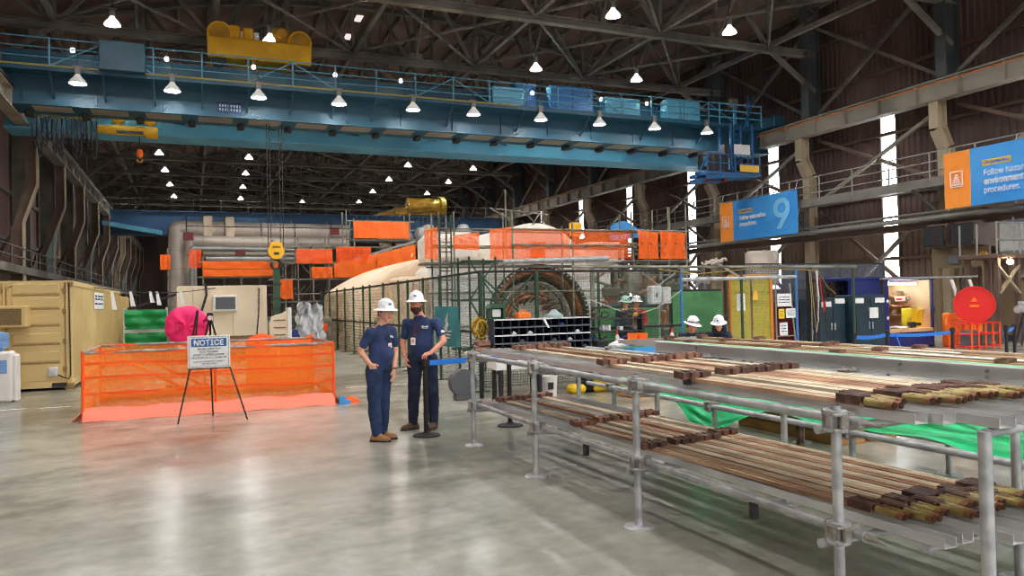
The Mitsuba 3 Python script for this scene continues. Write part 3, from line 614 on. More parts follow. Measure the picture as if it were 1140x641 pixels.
part(w, 'side_bracket', cbx(-3.16, -3.08, 17.05, 17.35, 0.0, 0.9, 0.03), 'white')

# office trailer
k = thing('office_trailer', 'beige office cabin with a small air conditioner in its end wall', 'cabin')
tx0, tx1, ty, tz = -0.42, 2.22, 26.0, 2.36
part(k, 'body', cbx(tx0, tx1, ty, ty+6.5, 0.25, tz, 0.04), 'trailer')
part(k, 'trim', join([bx(tx0-0.02, tx0+0.05, ty-0.02, ty, 0.25, tz), bx(tx1-0.14, tx1+0.02, ty-0.03, ty, 0.25, tz), bx(tx0, tx1, ty-0.02, ty, tz-0.06, tz+0.03)]), 'trailer')
part(k, 'seam', join([bx(0.02, 0.035, ty-0.006, ty, 0.3, 2.3), bx(1.2, 1.212, ty-0.006, ty, 0.3, 1.5), bx(0.6, 0.612, ty-0.006, ty, 0.3, 1.5)]), 'container_groove')
part(k, 'skid', join([bx(tx0+0.1, tx0+0.35, ty+0.1, ty+6.4, 0, 0.25), bx(tx1-0.35, tx1-0.1, ty+0.1, ty+6.4, 0, 0.25)]), 'dark')
part(k, 'kick_panel', bx(0.75, 1.95, ty-0.02, ty, 0.62, 0.78), 'ac_brown')
a = part(k, 'air_conditioner', cbx(0.6, 1.32, ty-0.25, ty+0.02, 1.57, 2.08, 0.03), 'white', label='white window air conditioner')
part(a, 'grille', bx(0.68, 1.26, ty-0.27, ty-0.25, 1.64, 2.02), 'ac_grille')
part(k, 'cable', pipe([(0.12, ty-0.4, 0.6), (0.1, ty-0.3, 1.1), (0.3, ty-0.15, 1.7), (0.42, ty-0.1, 2.1), (0.4, ty-0.05, 2.4), (0.36, ty+0.3, 2.45)], 0.035, 8), 'cord', smooth=40)
part(k, 'drain_pipe', pipe([(2.0, ty-0.06, 2.3), (1.98, ty-0.06, 1.5), (1.9, ty-0.06, 0.7)], 0.02, 6), 'cord')
# green tarps on frames beyond the container
for i, (z0, z1) in enumerate(((0.1, 0.86), (0.98, 1.68))):
    solo('green_tarp', thick(sheet(lambda u, v: (-2.2+1.35*u, 30+0.05*np.sin(u*9+v*4+i)+0.03*np.sin(v*14), z0+(z1-z0)*v), 24, 12), 0.012, 1), 'green_tarp',
         f'green tarp panel between the tan container and the cabin, {"upper" if i else "lower"} of two', 'tarp', smooth=40)
solo('tarp_frame', join([bx(-2.25, -0.8, 30.06, 30.12, 0.86, 0.98), bx(-2.25, -2.17, 30.06, 30.12, 0, 1.75), bx(-0.88, -0.8, 30.06, 30.12, 0, 1.75)]), 'grey_box', 'pale grey frame rail between the two green tarp panels', 'frame')
# overhead line with white tags
solo('tag_line', pipe([(-2.5+3.2*t, 23.0+3*t, 2.32-0.16*math.sin(PI*t)) for t in np.linspace(0, 1, 12)], 0.012, 5), 'jacket_dark', 'thin line of white tags strung from the tan container to the cabin', 'rope')
for i, (x, y, l) in enumerate(((-2.05, 23.4, 0.5), (-1.62, 23.8, 0.42), (-1.15, 24.3, 0.32), (-0.98, 24.5, 0.4), (-0.35, 25.0, 0.42))):
    solo('hanging_tag', extr([(0, 0), (0.07, 0), (0.16, -l), (0.04, -l)], 0.012, (x, y, 2.2)), 'paper', f'white strip tag hanging on the line beside the tan container, {ORD[i]} from the left', 'tag', 'tags on the line')
solo('dark_pole', join([beam((-2.3, 33, 1.7), (-0.4, 33, 2.3), 0.06, 0.1), bx(-0.45, -0.35, 32.95, 33.05, 0, 2.32)]), 'dark', 'dark pole leaning behind the green tarps', 'pole')
# pink covered fan
k = thing('covered_fan', 'round drum fan under a bright pink cover behind the orange barricade', 'fan')
def puff(u, v):
    a = u*2*PI; r = 0.44*np.sin(v*PI)**0.35; f = 1+0.012*np.sin(a*9+v*5)+0.014*np.sin(a*5+2)+0.012*np.sin(a*17+v*11)
    return -0.11+r*f*np.cos(a), 17.8-0.26*np.cos(v*PI)*(1+0.05*np.sin(a*6)+0.08*np.sin(a*11+v*6)*np.sin(v*PI)), 1.32+r*f*np.sin(a)
m = sheet(puff, 64, 28)
part(k, 'cover', (m[0], m[1][:, ::-1]), 'pink', smooth=True)
part(k, 'drawstring_fold', join([pipe([(0.22+0.03*math.sin(i), 17.52, 1.42), (0.3, 17.46, 1.46+0.03*i), (0.36, 17.5, 1.5+0.02*i)], 0.03, 6) for i in range(3)]+[pipe([(0.15, 17.5, 1.03), (0.28, 17.5, 1.06), (0.34, 17.56, 1.1)], 0.04, 6)]), 'pink_dark', smooth=40)
part(k, 'print', join([bx(-0.34+0.035*i, -0.32+0.035*i, 17.49, 17.52, 1.16+0.07*j, 1.2+0.07*j) for i in range(5) for j in range(4) if (i*j+i) % 4 != 3]), 'pink_dark', label='faint dark print')
part(k, 'stand', join([tube((-0.45, 17.8, 0.03), (-0.36, 17.8, 1.05), 0.02, 8), tube((0.23, 17.8, 0.03), (0.14, 17.8, 1.05), 0.02, 8), tube((-0.5, 17.5, 0.03), (-0.5, 18.2, 0.03), 0.025, 8), tube((0.28, 17.5, 0.03), (0.28, 18.2, 0.03), 0.025, 8), tube((-0.5, 17.8, 0.03), (0.28, 17.8, 0.03), 0.02, 8)]), 'dark')
# survey tripod
k = thing('tripod', 'black tripod with a small pale instrument head behind the notice', 'tripod')
part(k, 'head', join([tube((0.34, 17.3, 1.42), (0.34, 17.3, 1.52), 0.045, 12), cbx(0.28, 0.4, 17.25, 17.35, 1.52, 1.6, 0.02)]), 'black')
part(k, 'instrument', tube((0.34, 17.24, 1.49), (0.34, 17.36, 1.49), 0.05, 14), 'grey_box')
for x, y in ((0.1, 17.1), (0.62, 17.1), (0.36, 17.7)): part(k, 'leg', tube((0.34+(x-0.34)*0.1, 17.3+(y-17.3)*0.1, 1.43), (x-(0.34-x)*0.4, y, 0.0), 0.022, 8, 0.014), 'black')
solo('cable_pair', join([pipe([(-0.02+0.05*i, 17.4, 0.9), (0.02+0.05*i, 17.4, 1.2), (0.09+0.02*i, 17.4, 1.65)], 0.018, 6) for i in range(2)]), 'cord', 'pair of dark cables rising beside the tripod behind the notice', 'cable')

# orange net barricade
k = thing('net_barricade', 'square floor enclosure of orange safety net with a pale red base skirt', 'barricade')
bx0, bx1, by0, by1 = -1.57, 2.24, 13.42, 15.9
cor = [(bx0, by0), (bx1, by0), (bx1, by1), (bx0, by1)]
def wob(a, b, s):
    (xa, ya), (xb, yb) = a, b
    return lambda u, v: (xa+(xb-xa)*u+0.012*np.sin(u*17+s)*(ya != yb), ya+(yb-ya)*u+0.015*np.sin(u*21+v*3+s)*(ya == yb), 0.1+0.97*v+0.014*np.sin(u*13+s)*v)
for i in range(4):
    a, b = cor[i], cor[(i+1) % 4]; L = math.dist(a, b)
    part(k, 'net', net(wob(a, b, i), int(L/0.016), 58, 0.36, 0.36), 'net_amber', kind='stuff')
    part(k, 'band', join([sheet(lambda u, v: tuple(q+(-0.008 if j == 1 else 0) for j, q in enumerate(wob(a, b, i)(u, c+0.04*v))), 40, 2) for c in (0.0, 0.3, 0.56, 0.78, 0.955)]), 'net_orange2', label='denser orange edge band')
    out = np.array([(a[0]+b[0])/2-(bx0+bx1)/2, (a[1]+b[1])/2-(by0+by1)/2]); out = out/np.linalg.norm(out)
    part(k, 'skirt', sheet(lambda u, v: (a[0]+(b[0]-a[0])*u+out[0]*0.17*v**1.5, a[1]+(b[1]-a[1])*u+out[1]*0.17*v**1.5, 0.2-0.195*v+0.008*np.sin(u*30)), 30, 5), 'skirt_pink', smooth=True, label='pale red plastic base skirt')
    part(k, 'top_rail', tube((a[0], a[1], 1.05), (b[0], b[1], 1.05), 0.022, 8), 'clamp')
    for t in ((0, 0.5) if L > 3 else (0,)):
        x, y = a[0]+(b[0]-a[0])*t, a[1]+(b[1]-a[1])*t
        part(k, 'post', tube((x, y, 0), (x, y, 1.08), 0.024, 8), 'net_orange2')
part(k, 'inner_brace', join([beam((-1.2, 14.6, 0.9), (0.3, 14.6, 0.05), 0.08, 0.04), beam((-0.8, 14.4, 0.9), (0.7, 14.4, 0.05), 0.05, 0.04)]), 'net_orange2')
solo('fallen_blue_tape', join([bx(2.3, 2.4, 13.2, 13.28, 0.0, 0.14), bx(2.42, 2.5, 13.3, 13.36, 0, 0.06)]), 'banner_blue', 'scrap of blue tape at the right foot of the orange barricade', 'tape')
solo('orange_rag', lathe([(0.16, 0), (0.12, 0.05), (0.05, 0.09), (0.001, 0.1)], 10, (2.55, 13.5, 0)), 'net_orange2', 'crumpled orange plastic on the floor by the barricade corner', 'scrap')
solo('orange_netting_heap', sheet(lambda u, v: (1.0+1.3*u, 16.1+0.6*v, (1.05+0.15*np.sin(u*7)*np.sin(v*5))*np.sin(np.clip(v, 0, 1)*PI)**0.4), 20, 14), 'net_orange2', 'bundled orange netting heaped behind the barricade', 'netting', smooth=True)

# notice on its easel
k = thing('notice_easel', 'white NOTICE sign on a thin black easel before the orange barricade', 'sign')
nx0, nx1, nz0, nz1, ny = -0.075, 0.525, 0.8, 1.29, 12.45
b_ = part(k, 'board', cbx(nx0, nx1, ny, ny+0.012, nz0, nz1, 0.003), 'white')
f = ny-0.002
part(b_, 'border', join([bx(nx0+0.02, nx1-0.02, f, ny, z, z+0.006) for z in (nz0+0.02, nz1-0.026)]+[bx(x, x+0.006, f, ny, nz0+0.02, nz1-0.02) for x in (nx0+0.02, nx1-0.026)]), 'ink')
part(b_, 'header', cbx(nx0+0.05, nx1-0.05, f-0.002, ny, nz1-0.17, nz1-0.045, 0.002), 'notice_blue', label='blue header bar')
mx = (nx0+nx1)/2
part(b_, 'heading', text('NOTICE', 0.082, (mx, f-0.002, nz1-0.148), (1, 0, 0), (0, 0, 1), 0.003, True, True, 0.42), 'paper', label='white word NOTICE')
for i, (s, wd, h) in enumerate((('HEARING PROTECTION', 0.32, 0.026), ('IS NOT REQUIRED', 0.26, 0.026), ('IN UNIT 1 TURBINE BUILDING', 0.44, 0.026), ('ELEVATIONS 401, 421, 438 AND 451', 0.5, 0.026), ('CONTACT INDUSTRIAL SAFETY', 0.44, 0.018), ('REP FOR INFO', 0.2, 0.018))):
    part(b_, 'text_line', text(s, h, (mx, f, nz1-0.215-0.044*i+(0.0 if i < 4 else -0.01+0.008*(i-4))), (1, 0, 0), (0, 0, 1), 0.002, True, True, wd), 'ink')
for p, q in (((-0.03, 12.49, 0.86), (-0.22, 12.35, 0)), ((0.5, 12.49, 0.86), (0.75, 12.3, 0)), ((0.235, 12.52, 1.3), (0.28, 13.0, 0))):
    part(k, 'leg', tube(p, q, 0.011, 8), 'black')
part(k, 'ledge', join([bx(nx0, nx1, ny-0.02, ny+0.03, nz0-0.015, nz0), tube((0.235, 12.49, 1.3), (-0.03, 12.49, 0.86), 0.009, 6), tube((0.235, 12.49, 1.3), (0.5, 12.49, 0.86), 0.009, 6)]), 'black')

k = thing('beige_blower', 'beige slotted blower housing at the foot of a dark green post', 'blower')
part(k, 'housing', extr([(1.98, 0.2), (2.42, 0.2), (2.5, 1.62), (2.3, 1.5), (2.02, 1.42), (1.95, 1.2)], 0.4, (0, 22.2, 0)), 'trailer'); part(k, 'slot', join([bx(2.05, 2.36, 21.78, 21.8, z, z+0.03) for z in (0.7, 0.9, 1.1, 1.3)]), 'ac_brown'); part(k, 'rim', bx(2.42, 2.52, 21.75, 22.3, 0.0, 1.66), 'white')
k = thing('green_post', 'thick dark green post under the yellow hook block', 'post')
part(k, 'post', beam((2.25, 22.8, 0), (2.25, 22.8, 2.75), 0.16, 0.16), 'green_steel'); part(k, 'strap', join([bx(2.14, 2.36, 22.7, 22.9, z, z+0.05) for z in (1.6, 1.9, 2.3)]), 'dark')
def crinkle(u, v):
    a = u*2*PI; r = 0.42+0.1*np.sin(a*7+v*9)+0.06*np.sin(a*13-v*15)
    return 3.4+r*np.cos(a)*(1-0.3*v), 24.6+r*np.sin(a), 0.02+1.72*v*(1+0.04*np.sin(a*5))
solo('plastic_bundle', sheet(crinkle, 60, 30), 'plastic_wrap', 'crinkled clear plastic wrapped bundle between the cabin and the green fence', 'plastic wrap', smooth=20)
solo('blue_cloth', lathe([(0.3, 0), (0.28, 0.75), (0.2, 0.95), (0.06, 1.02), (0.001, 1.03)], 9, (2.75, 24.0, 0)), 'tool_navy', 'purple-blue cloth heap beside the plastic bundle', 'cloth')
for i in range(9):
    x, y, z = 3.9+0.1*i*(i % 3), 27.5+0.8*i, 0.3+0.22*(i % 4)
    solo('stored_crate', cbx(x, x+0.55, y, y+0.5, 0, z+0.5, 0.02), ('ac_brown', 'net_orange2', 'scaf', 'dark_red', 'ac_grille', 'clip_brown', 'green_steel', 'wood', 'roof_steel')[i], f'{("brown", "orange", "grey", "dull red", "slate", "dark brown", "green", "pale timber", "drab")[i]} stored crate behind the green fence, far down the aisle', 'crate')

# ================================================================== green site fence round the machine
k = thing('site_fence', 'dark green mesh fence around the opened generator behind the two workers', 'fence')
FX, FY, FH = 5.05, 13.6, 2.3
ys = [FY, 14.9, 16.2, 17.5, 18.9, 19.85, 21.6, 23.4, 24.4, 26.0, 27.6, 29.2, 30.9, 33.0]
for a in ys: part(k, 'post', join([tube((FX, a, 0), (FX, a, FH), 0.045 if a == FY else 0.03, 8), bx(FX-0.15, FX+0.15, a-0.04, a+0.04, 0, 0.02)]), 'scaf_green')
xs = [6.22, 7.6, 9.6, 11.2, 12.75, 14.5]
for a in xs: part(k, 'post', join([tube((a, FY, 0), (a, FY, FH), 0.045 if a == 6.22 else 0.03, 8), bx(a-0.15, a+0.15, FY-0.04, FY+0.04, 0, 0.02)]), 'crane_cab' if a in (9.6, 12.75) else 'scaf_green', label='blue fence post' if a in (9.6, 12.75) else None)
for z in (1.12, 2.28):
    part(k, 'rail', tube((FX, FY, z), (FX, 33, z-0.1*(z > 2)), 0.026, 8), 'black')
    part(k, 'rail', tube((FX, FY, z), (9.6, FY, z), 0.026, 8), 'black')
part(k, 'rail', tube((9.6, FY, 2.08), (12.75, FY, 2.12), 0.04, 8), 'galv')
part(k, 'rail', tube((7.0, FY, 2.36), (14.6, FY, 2.34), 0.03, 8), 'scaf')
for a, b in zip(ys[:-1], ys[1:]):
    s = 0.05 if a < 20 else 0.09
    for z0, z1 in ((0.06, 1.1), (1.14, 2.24)):
        part(k, 'mesh_panel', quadnet((FX, a, z0), (FX, b, z0), (FX, a, z1), (FX, b, z1), s, 0.13 if z0 > 1 else 0.2), 'fence_net', kind='stuff')
for a, b in zip([FX]+xs[:2], xs[:3]):
    for z0, z1 in ((0.06, 1.1), (1.14, 2.24)):
        part(k, 'mesh_panel', quadnet((a, FY, z0), (b, FY, z0), (a, FY, z1), (b, FY, z1), 0.05, 0.1 if z0 > 1 else 0.2), 'fence_net', kind='stuff')
part(k, 'cross_brace', join([tube((5.1, 13.7, 2.2), (6.2, 13.7, 1.2), 0.018, 6), tube((5.1, 13.7, 1.2), (6.2, 13.7, 2.2), 0.018, 6)]), 'scaf_green')
k = thing('fence_banner', 'teal fabric banner hung on the green fence beside the bearded worker', 'banner')
part(k, 'cloth', thick(sheet(lambda u, v: (FX-0.05+0.015*np.sin(u*8+v*5), 14.72+1.7*u, 0.78+0.84*v), 16, 10), 0.006, 0), 'teal_banner')
part(k, 'emblem', extr([(15.5, 1.1), (15.35, 1.25), (15.45, 1.3), (15.4, 1.5), (15.62, 1.32), (15.55, 1.28), (15.7, 1.15)], 0.004, (FX-0.075, 0, 0), (0, 1, 0), (0, 0, 1)), 'grey_box')
part(k, 'lettering', join([bx(FX-0.078, FX-0.07, 15.2+0.02*i, 15.9-0.04*i, 1.08-0.07*i, 1.11-0.07*i) for i in range(3)]), 'grey_box')

k = thing('tie_rope', 'pale rope drooping along the green fence with a yellow bundle at its knot', 'rope')
part(k, 'line', pipe([(7.35, 13.5, 1.7), (7.9, 13.48, 1.5), (8.35, 13.45, 1.36), (8.9, 13.45, 1.5), (9.55, 13.5, 1.86)], 0.008, 5), 'pipe_lag')
for i in range(5): part(k, 'hanging_strand', pipe([(8.3+0.03*i, 13.42, 1.38), (8.28+0.04*i, 13.4, 1.1), (8.32+0.03*i+0.03*math.sin(i*2), 13.42, 0.8-0.05*(i % 2))], 0.014, 5), 'yellow_dark' if i % 2 else 'tan_steel')
part(k, 'knot', lathe([(0.001, 0.06), (0.06, 0.03), (0.06, -0.03), (0.001, -0.06)], 8, (8.36, 13.42, 1.37)), 'badge_yellow')
solo('yellow_cable', pipe([(9.0, 13.55, 2.3), (10.0, 13.5, 2.2), (11.5, 13.5, 2.31), (14.3, 14.5, 2.3), (15.5, 15.4, 1.9), (16.3, 15.9, 1.7)], 0.012, 5), 'dull_yellow', 'thin yellow cable running along the rails to the dark cabinets', 'cable')
solo('rope_heap', join([pipe([(10.3+0.13*j+0.12*math.cos(a+j), 13.62+0.08*math.sin(a), 2.42+0.03*j+0.03*math.sin(3*a)) for a in np.linspace(0, 2*PI, 14)], 0.022, 5) for j in range(4)]), 'pipe_lag', 'coil of pale rope lying on the grey rail above the seated workers', 'rope')
solo('slanted_pole', tube((10.55, 13.65, 2.46), (11.4, 13.65, 2.02), 0.03, 8), 'galv', 'grey tube slanting between the two grey rails', 'tube')

# ================================================================== generator, hood and scaffolds
GX, GZ, GY = 11.35, 1.0, 24.6
from shapely.geometry import Polygon, Point, box as sbox
k = thing('generator', 'huge grey generator casing with its round open end showing copper windings', 'generator')
def poly3(shape, y, depth):
    out = []
    for g in getattr(shape, 'geoms', [shape]):
        out.append(extr(list(g.exterior.coords)[:-1], -depth, (0, y, 0), holes=[list(h.coords)[:-1] for h in g.interiors]))
    return join(out)
arch = sbox(7.4, 0, 11.35, 2.95).union(Point(GX, GZ).buffer(2.55, 48)).union(sbox(11.3, 1.2, 13.8, 2.95)).intersection(sbox(0, 0, 30, 4)).difference(Point(GX, GZ).buffer(1.98, 48))
m = extr(list(arch.exterior.coords)[:-1], 0.5, (0, GY+0.5, 0), holes=[list(h.coords)[:-1] for h in arch.interiors])
part(k, 'end_frame', m, 'gen_grey')
part(k, 'bolt_ring', join([lathe([(1.98, 0), (1.98, 0.06), (1.84, 0.06), (1.84, 0.3), (1.98, 0.3)], 64, (GX, GY-0.06, GZ), 'y')]), 'stator_dark', label='dark toothed ring round the opening')
for i in range(72):
    a = i*2*PI/72
    if math.sin(a) < -0.45: continue
    part(k, 'bolt', cbx(GX+1.91*math.cos(a)-0.03, GX+1.91*math.cos(a)+0.03, GY-0.12, GY-0.04, GZ+1.91*math.sin(a)-0.03, GZ+1.91*math.sin(a)+0.03, 0.01), 'gen_grey')
part(k, 'copper_ring', lathe([(1.84, 0.15), (1.68, 0.12), (1.58, 0.5), (1.6, 0.75), (1.84, 0.8)], 64, (GX, GY, GZ), 'y'), 'stator_copper', smooth=40, label='copper-coloured inner ring')
part(k, 'white_ring', lathe([(1.4, 0.3), (1.36, 0.24), (1.31, 0.3), (1.31, 0.6), (1.4, 0.6)], 64, (GX, GY, GZ), 'y'), 'stator_white', smooth=40, label='white banded ring')
part(k, 'core', lathe([(0.001, 1.4), (1.9, 1.4), (1.95, 0.4)], 48, (GX, GY, GZ), 'y'), 'shelf_in')
part(k, 'winding_cone', lathe([(1.6, 0.5), (1.42, 0.75), (1.3, 1.2)], 48, (GX, GY, GZ), 'y'), 'stator_dark')
for i in range(150):
    a = i*2*PI/150+0.02; r0, r1 = rng.uniform(0.35, 0.8), rng.uniform(0.9, 1.27); w = rng.uniform(0.02, 0.05); tw = 0.25
    p = (GX+r0*math.cos(a+tw), GY+1.15, GZ+r0*math.sin(a+tw)); q = (GX+r1*math.cos(a), GY+0.45, GZ+r1*math.sin(a))
    if math.sin(a) > -0.4: part(k, 'end_winding', beam(p, q, w*1.4, w), ('stator_copper', 'stator_white', 'stator_dark', 'clip_brown')[rng.randrange(4)])
part(k, 'inner_arc', join([pipe([(GX-0.25+r*math.cos(a), GY+0.1, GZ-0.1+r*math.sin(a)) for a in np.linspace(0.9, 2.9, 16)], 0.05, 8) for r in (0.95, 1.1)]), 'stator_copper', smooth=40)
part(k, 'barrel', lathe([(0.01, 0.9), (2.0, 0.9), (2.2, 1.1), (2.2, 9)], 56, (11.75, GY, 2.36), 'y'), 'gen_white', smooth=40, label='cream upper barrel above the deck')
part(k, 'shoulder', cbx(7.6, 15.2, GY+1.4, GY+9, 0.1, 3.0, 0.2), 'gen_grey')
part(k, 'saddle', cbx(14.0, 15.6, GY+1.0, GY+3, 3.0, 3.9, 0.2), 'gen_white'); part(k, 'saddle', cbx(7.7, 9.6, GY+1.2, GY+3, 3.0, 4.25, 0.3), 'gen_white')
solo('yellow_lifting_lug', cbx(13.2, 13.6, 25.5, 25.8, 4.1, 4.6, 0.03), 'yellow_paint', 'small yellow bracket on top of the cream generator barrel', 'bracket')
k = thing('turbine_hood', 'curved cream turbine hood rising behind the green fence', 'turbine')
out = [(5.1, 0), (5.1, 2.05), (5.35, 2.3), (5.75, 2.55), (6.3, 2.83), (6.9, 3.07), (7.5, 3.25), (8.1, 3.4), (8.6, 3.48), (9.0, 3.5), (9.0, 0)]
O2 = np.array(out); cen = np.array([8.6, 0.6])
lay = [(27.35, 0.9), (27.42, 0.95), (27.6, 0.985), (27.9, 1.0), (32.5, 1.0)]
P = np.array([[[*(cen+(q-cen)*f)[:1], y, max(0.0, (cen+(q-cen)*f)[1])] for q in O2] for y, f in lay])
ms = grid(P); part(k, 'casing', (ms[0], ms[1][:, ::-1]), 'tan_hood', smooth=35)
fp = [(cen+(q-cen)*0.9) for q in O2]
part(k, 'end_plate', extr([(x, max(0.0, z)) for x, z in fp], 0.05, (0, 27.4, 0)), 'tan_hood')
for x in np.arange(5.5, 8.8, 0.55): part(k, 'stiffener', bx(x, x+0.05, 27.27, 27.35, 0, 1.2), 'tan_hood2')
part(k, 'flange', join([lathe([(0.75, 0), (0.75, 0.15), (0.55, 0.15), (0.55, 0)], 28, (6.9, 27.2, 1.2), 'y'), cbx(5.5, 8.4, 27.22, 27.35, 0.5, 0.62, 0.02)]), 'tan_hood2')
k = thing('bearing_pedestal', 'cream vertical-ribbed pedestal at the left end of the generator', 'machine casing')
part(k, 'casing', cbx(6.5, 7.4, 24.9, 27, 0, 2.6, 0.1), 'tan_hood')
for x in np.arange(6.6, 7.35, 0.22): part(k, 'rib', bx(x, x+0.05, 24.86, 24.9, 0.2, 2.5), 'tan_hood2')

def scaffold(name, label, posts, levels, y0, y1, r=0.026, m='scaf', extra=()):
    """posts: (x, top); levels: ledger heights; two rows y0 and y1"""
    k = thing(name, label, 'scaffolding')
    for x, top in posts:
        for y in (y0, y1): part(k, 'standard', tube((x, y, 0), (x, y, top), r, 8), m)
    xa, xb = min(p[0] for p in posts), max(p[0] for p in posts)
    for z in levels:
        for y in (y0, y1): part(k, 'ledger', tube((xa-0.2, y, z), (xb+0.2, y, z), r*0.9, 8), m)
        for x, top in posts:
            if top > z: part(k, 'transom', tube((x, y0, z), (x, y1, z), r*0.9, 6), m)
    return k
def deck(k, x0, x1, y0, y1, z, m='alu'):
    n = max(1, round((y1-y0)/0.3)); w = (y1-y0)/n
    for i in range(n): part(k, 'deck_plank', cbx(x0, x1, y0+i*w+0.01, y0+(i+1)*w-0.01, z-0.07, z, 0.01), m)
s1 = scaffold('scaffold', 'long tube scaffold with orange netting across the front of the generator', [(7.25, 4.6), (7.75, 4.6), (9.78, 4.7), (12.0, 4.3), (14.35, 4.75)], (0.9, 2.0, 2.85, 3.5, 4.05), 23.2, 24.0, 0.03)
deck(s1, 9.0, 14.3, 23.15, 23.75, 3.05); deck(s1, 6.8, 9.3, 23.2, 24.1, 2.98, 'walk_grey')
part(s1, 'toe_pipe', tube((9.2, 23.05, 2.98), (13.3, 23.05, 3.1), 0.09, 10), 'galv', label='thick galvanised tube along the deck edge')
part(s1, 'ladder', join([tube((x, 23.1, 0.3), (x, 23.1, 4.5), 0.025, 6) for x in (7.25, 7.62)]+[tube((7.25, 23.1, z), (7.62, 23.1, z), 0.018, 6) for z in np.arange(0.6, 4.4, 0.3)]), 'scaf_green')
for x0, x1, z0, z1 in ((6.75, 7.2, 3.1, 4.1), (7.7, 8.6, 3.4, 3.95), (8.95, 9.75, 3.08, 4.15)):
    part(s1, 'net', quadnet((x0, 23.15, z0), (x1, 23.15, z0-0.05), (x0, 23.15, z1-0.12), (x1, 23.15, z1), 0.03, 0.55, 0.04), 'net_orange', kind='stuff')
for x0, x1 in ((9.8, 11.9), (11.95, 14.3)):
    part(s1, 'net', quadnet((x0, 23.15, 3.08), (x1, 23.15, 3.1), (x0, 23.15, 4.05), (x1, 23.15, 4.05), 0.03, 0.42, 0.05), 'net_orange', kind='stuff')
part(s1, 'net', quadnet((10.9, 24.3, 3.1), (11.5, 24.3, 3.1), (10.9, 24.3, 3.75), (11.5, 24.3, 3.75), 0.03, 0.75, 0.05), 'net_orange2', kind='stuff')
part(s1, 'guard_rail', join([tube((9.7, 23.1, z), (14.4, 23.1, z), 0.028, 8) for z in (3.55, 4.07)]), 'scaf')
part(s1, 'raker', join([tube((9.78, 23.2, 4.35), (9.0, 23.2, 4.75), 0.025, 6), tube((9.3, 23.4, 4.75), (11.2, 23.4, 4.6), 0.025, 6), tube((10.3, 23.4, 4.7), (10.7, 23.4, 4.3), 0.025, 6), tube((10.9, 23.4, 4.65), (10.6, 23.4, 4.25), 0.025, 6), tube((9.64, 23.4, 2.9), (9.64, 23.4, 5.4), 0.03, 8)]), 'scaf')
s2 = scaffold('scaffold', 'scaffold tower at the right end of the orange netting with a blue tarp behind', [(14.1, 3.4), (14.7, 4.1), (15.55, 4.9), (16.3, 5.0)], (0.8, 1.7, 2.5, 3.0, 3.6, 4.05), 22.7, 23.7, 0.028)
deck(s2, 13.9, 16.4, 22.7, 23.7, 3.02, 'walk_grey')
for x0, x1 in ((14.25, 15.1), (15.15, 16.25)):
    part(s2, 'net', quadnet((x0, 22.65, 3.06), (x1, 22.65, 3.06), (x0, 22.65, 4.05), (x1, 22.65, 3.98), 0.03, 0.62, 0.06), 'net_orange', kind='stuff')
part(s2, 'brace', join([tube((13.9, 22.7, 2.7), (14.3, 22.7, 2.95), 0.02, 6), tube((15.9, 22.7, 2.3), (16.35, 22.7, 2.95), 0.02, 6), tube((14.7, 22.7, 0.2), (15.55, 22.7, 1.7), 0.022, 6), tube((15.55, 22.7, 0.8), (14.7, 22.7, 2.5), 0.022, 6)]), 'scaf')
solo('blue_tarp', thick(sheet(lambda u, v: (14.3+1.5*u, 24.6+0.08*np.sin(u*9), 3.85+0.15*u+(0.5+0.18*np.sin(u*5))*v), 20, 8), 0.01, 1), 'banner_blue', 'bright blue tarp hung at the right end of the orange netting', 'tarp', smooth=True)
s3 = scaffold('scaffold', 'cross-braced green scaffold tower inside the fence corner', [(5.9, 2.75), (6.55, 2.75)], (0.6, 1.75, 2.65), 16.6, 17.4, 0.026, 'scaf_green')
part(s3, 'brace', join([tube((5.9, 16.6, 0.6), (6.55, 16.6, 1.75), 0.018, 6), tube((6.55, 16.6, 0.6), (5.9, 16.6, 1.75), 0.018, 6), tube((5.9, 16.6, 1.75), (6.55, 16.6, 2.65), 0.018, 6), tube((6.55, 16.6, 1.75), (5.9, 16.6, 2.65), 0.018, 6)]), 'scaf_green')
s4 = scaffold('scaffold', 'dense scaffold with orange nets before the lagged pipes', [(3.3, 4.6), (3.8, 4.0), (4.35, 4.7), (5.0, 4.4), (5.7, 4.9), (6.5, 6.0), (6.85, 5.6), (8.1, 4.4), (9.45, 5.9)], (1.2, 2.2, 2.85, 3.6, 4.3), 34.8, 35.8, 0.03)
part(s4, 'upper_ledger', join([tube((6.5, 34.8, z), (9.7, 34.8, z), 0.028, 6) for z in (4.65, 5.1, 5.5)]), 'scaf')
deck(s4, 6.8, 9.6, 34.8, 35.9, 4.65, 'walk_grey'); deck(s4, 3.2, 7.9, 34.8, 35.9, 2.88, 'walk_grey'); deck(s4, 3.2, 5.8, 34.8, 35.9, 1.9, 'walk_grey')
Q = lambda x0, z0, x1, z1: ((x0, 34.7, z0), (x1, 34.7, z0), (x0, 34.7, z1), (x1, 34.7, z1))
part(s4, 'net', quadnet(*Q(6.8, 4.7, 9.4, 5.48), 0.04, 0.68, 0.05), 'net_orange', kind='stuff')
part(s4, 'net', quadnet((5.9, 34.7, 2.92), (7.8, 34.7, 2.92), (5.9, 34.7, 3.54), (7.9, 34.7, 4.0), 0.04, 0.7, 0.05), 'net_orange', kind='stuff')
part(s4, 'net', quadnet((7.8, 34.7, 2.92), (9.7, 34.7, 3.75), (7.9, 34.7, 4.0), (9.7, 34.7, 4.45), 0.04, 0.7, 0.05), 'net_orange', kind='stuff')
part(s4, 'net', quadnet(*Q(4.25, 3.55, 5.85, 4.2), 0.04, 0.6, 0.05), 'net_orange2', kind='stuff')
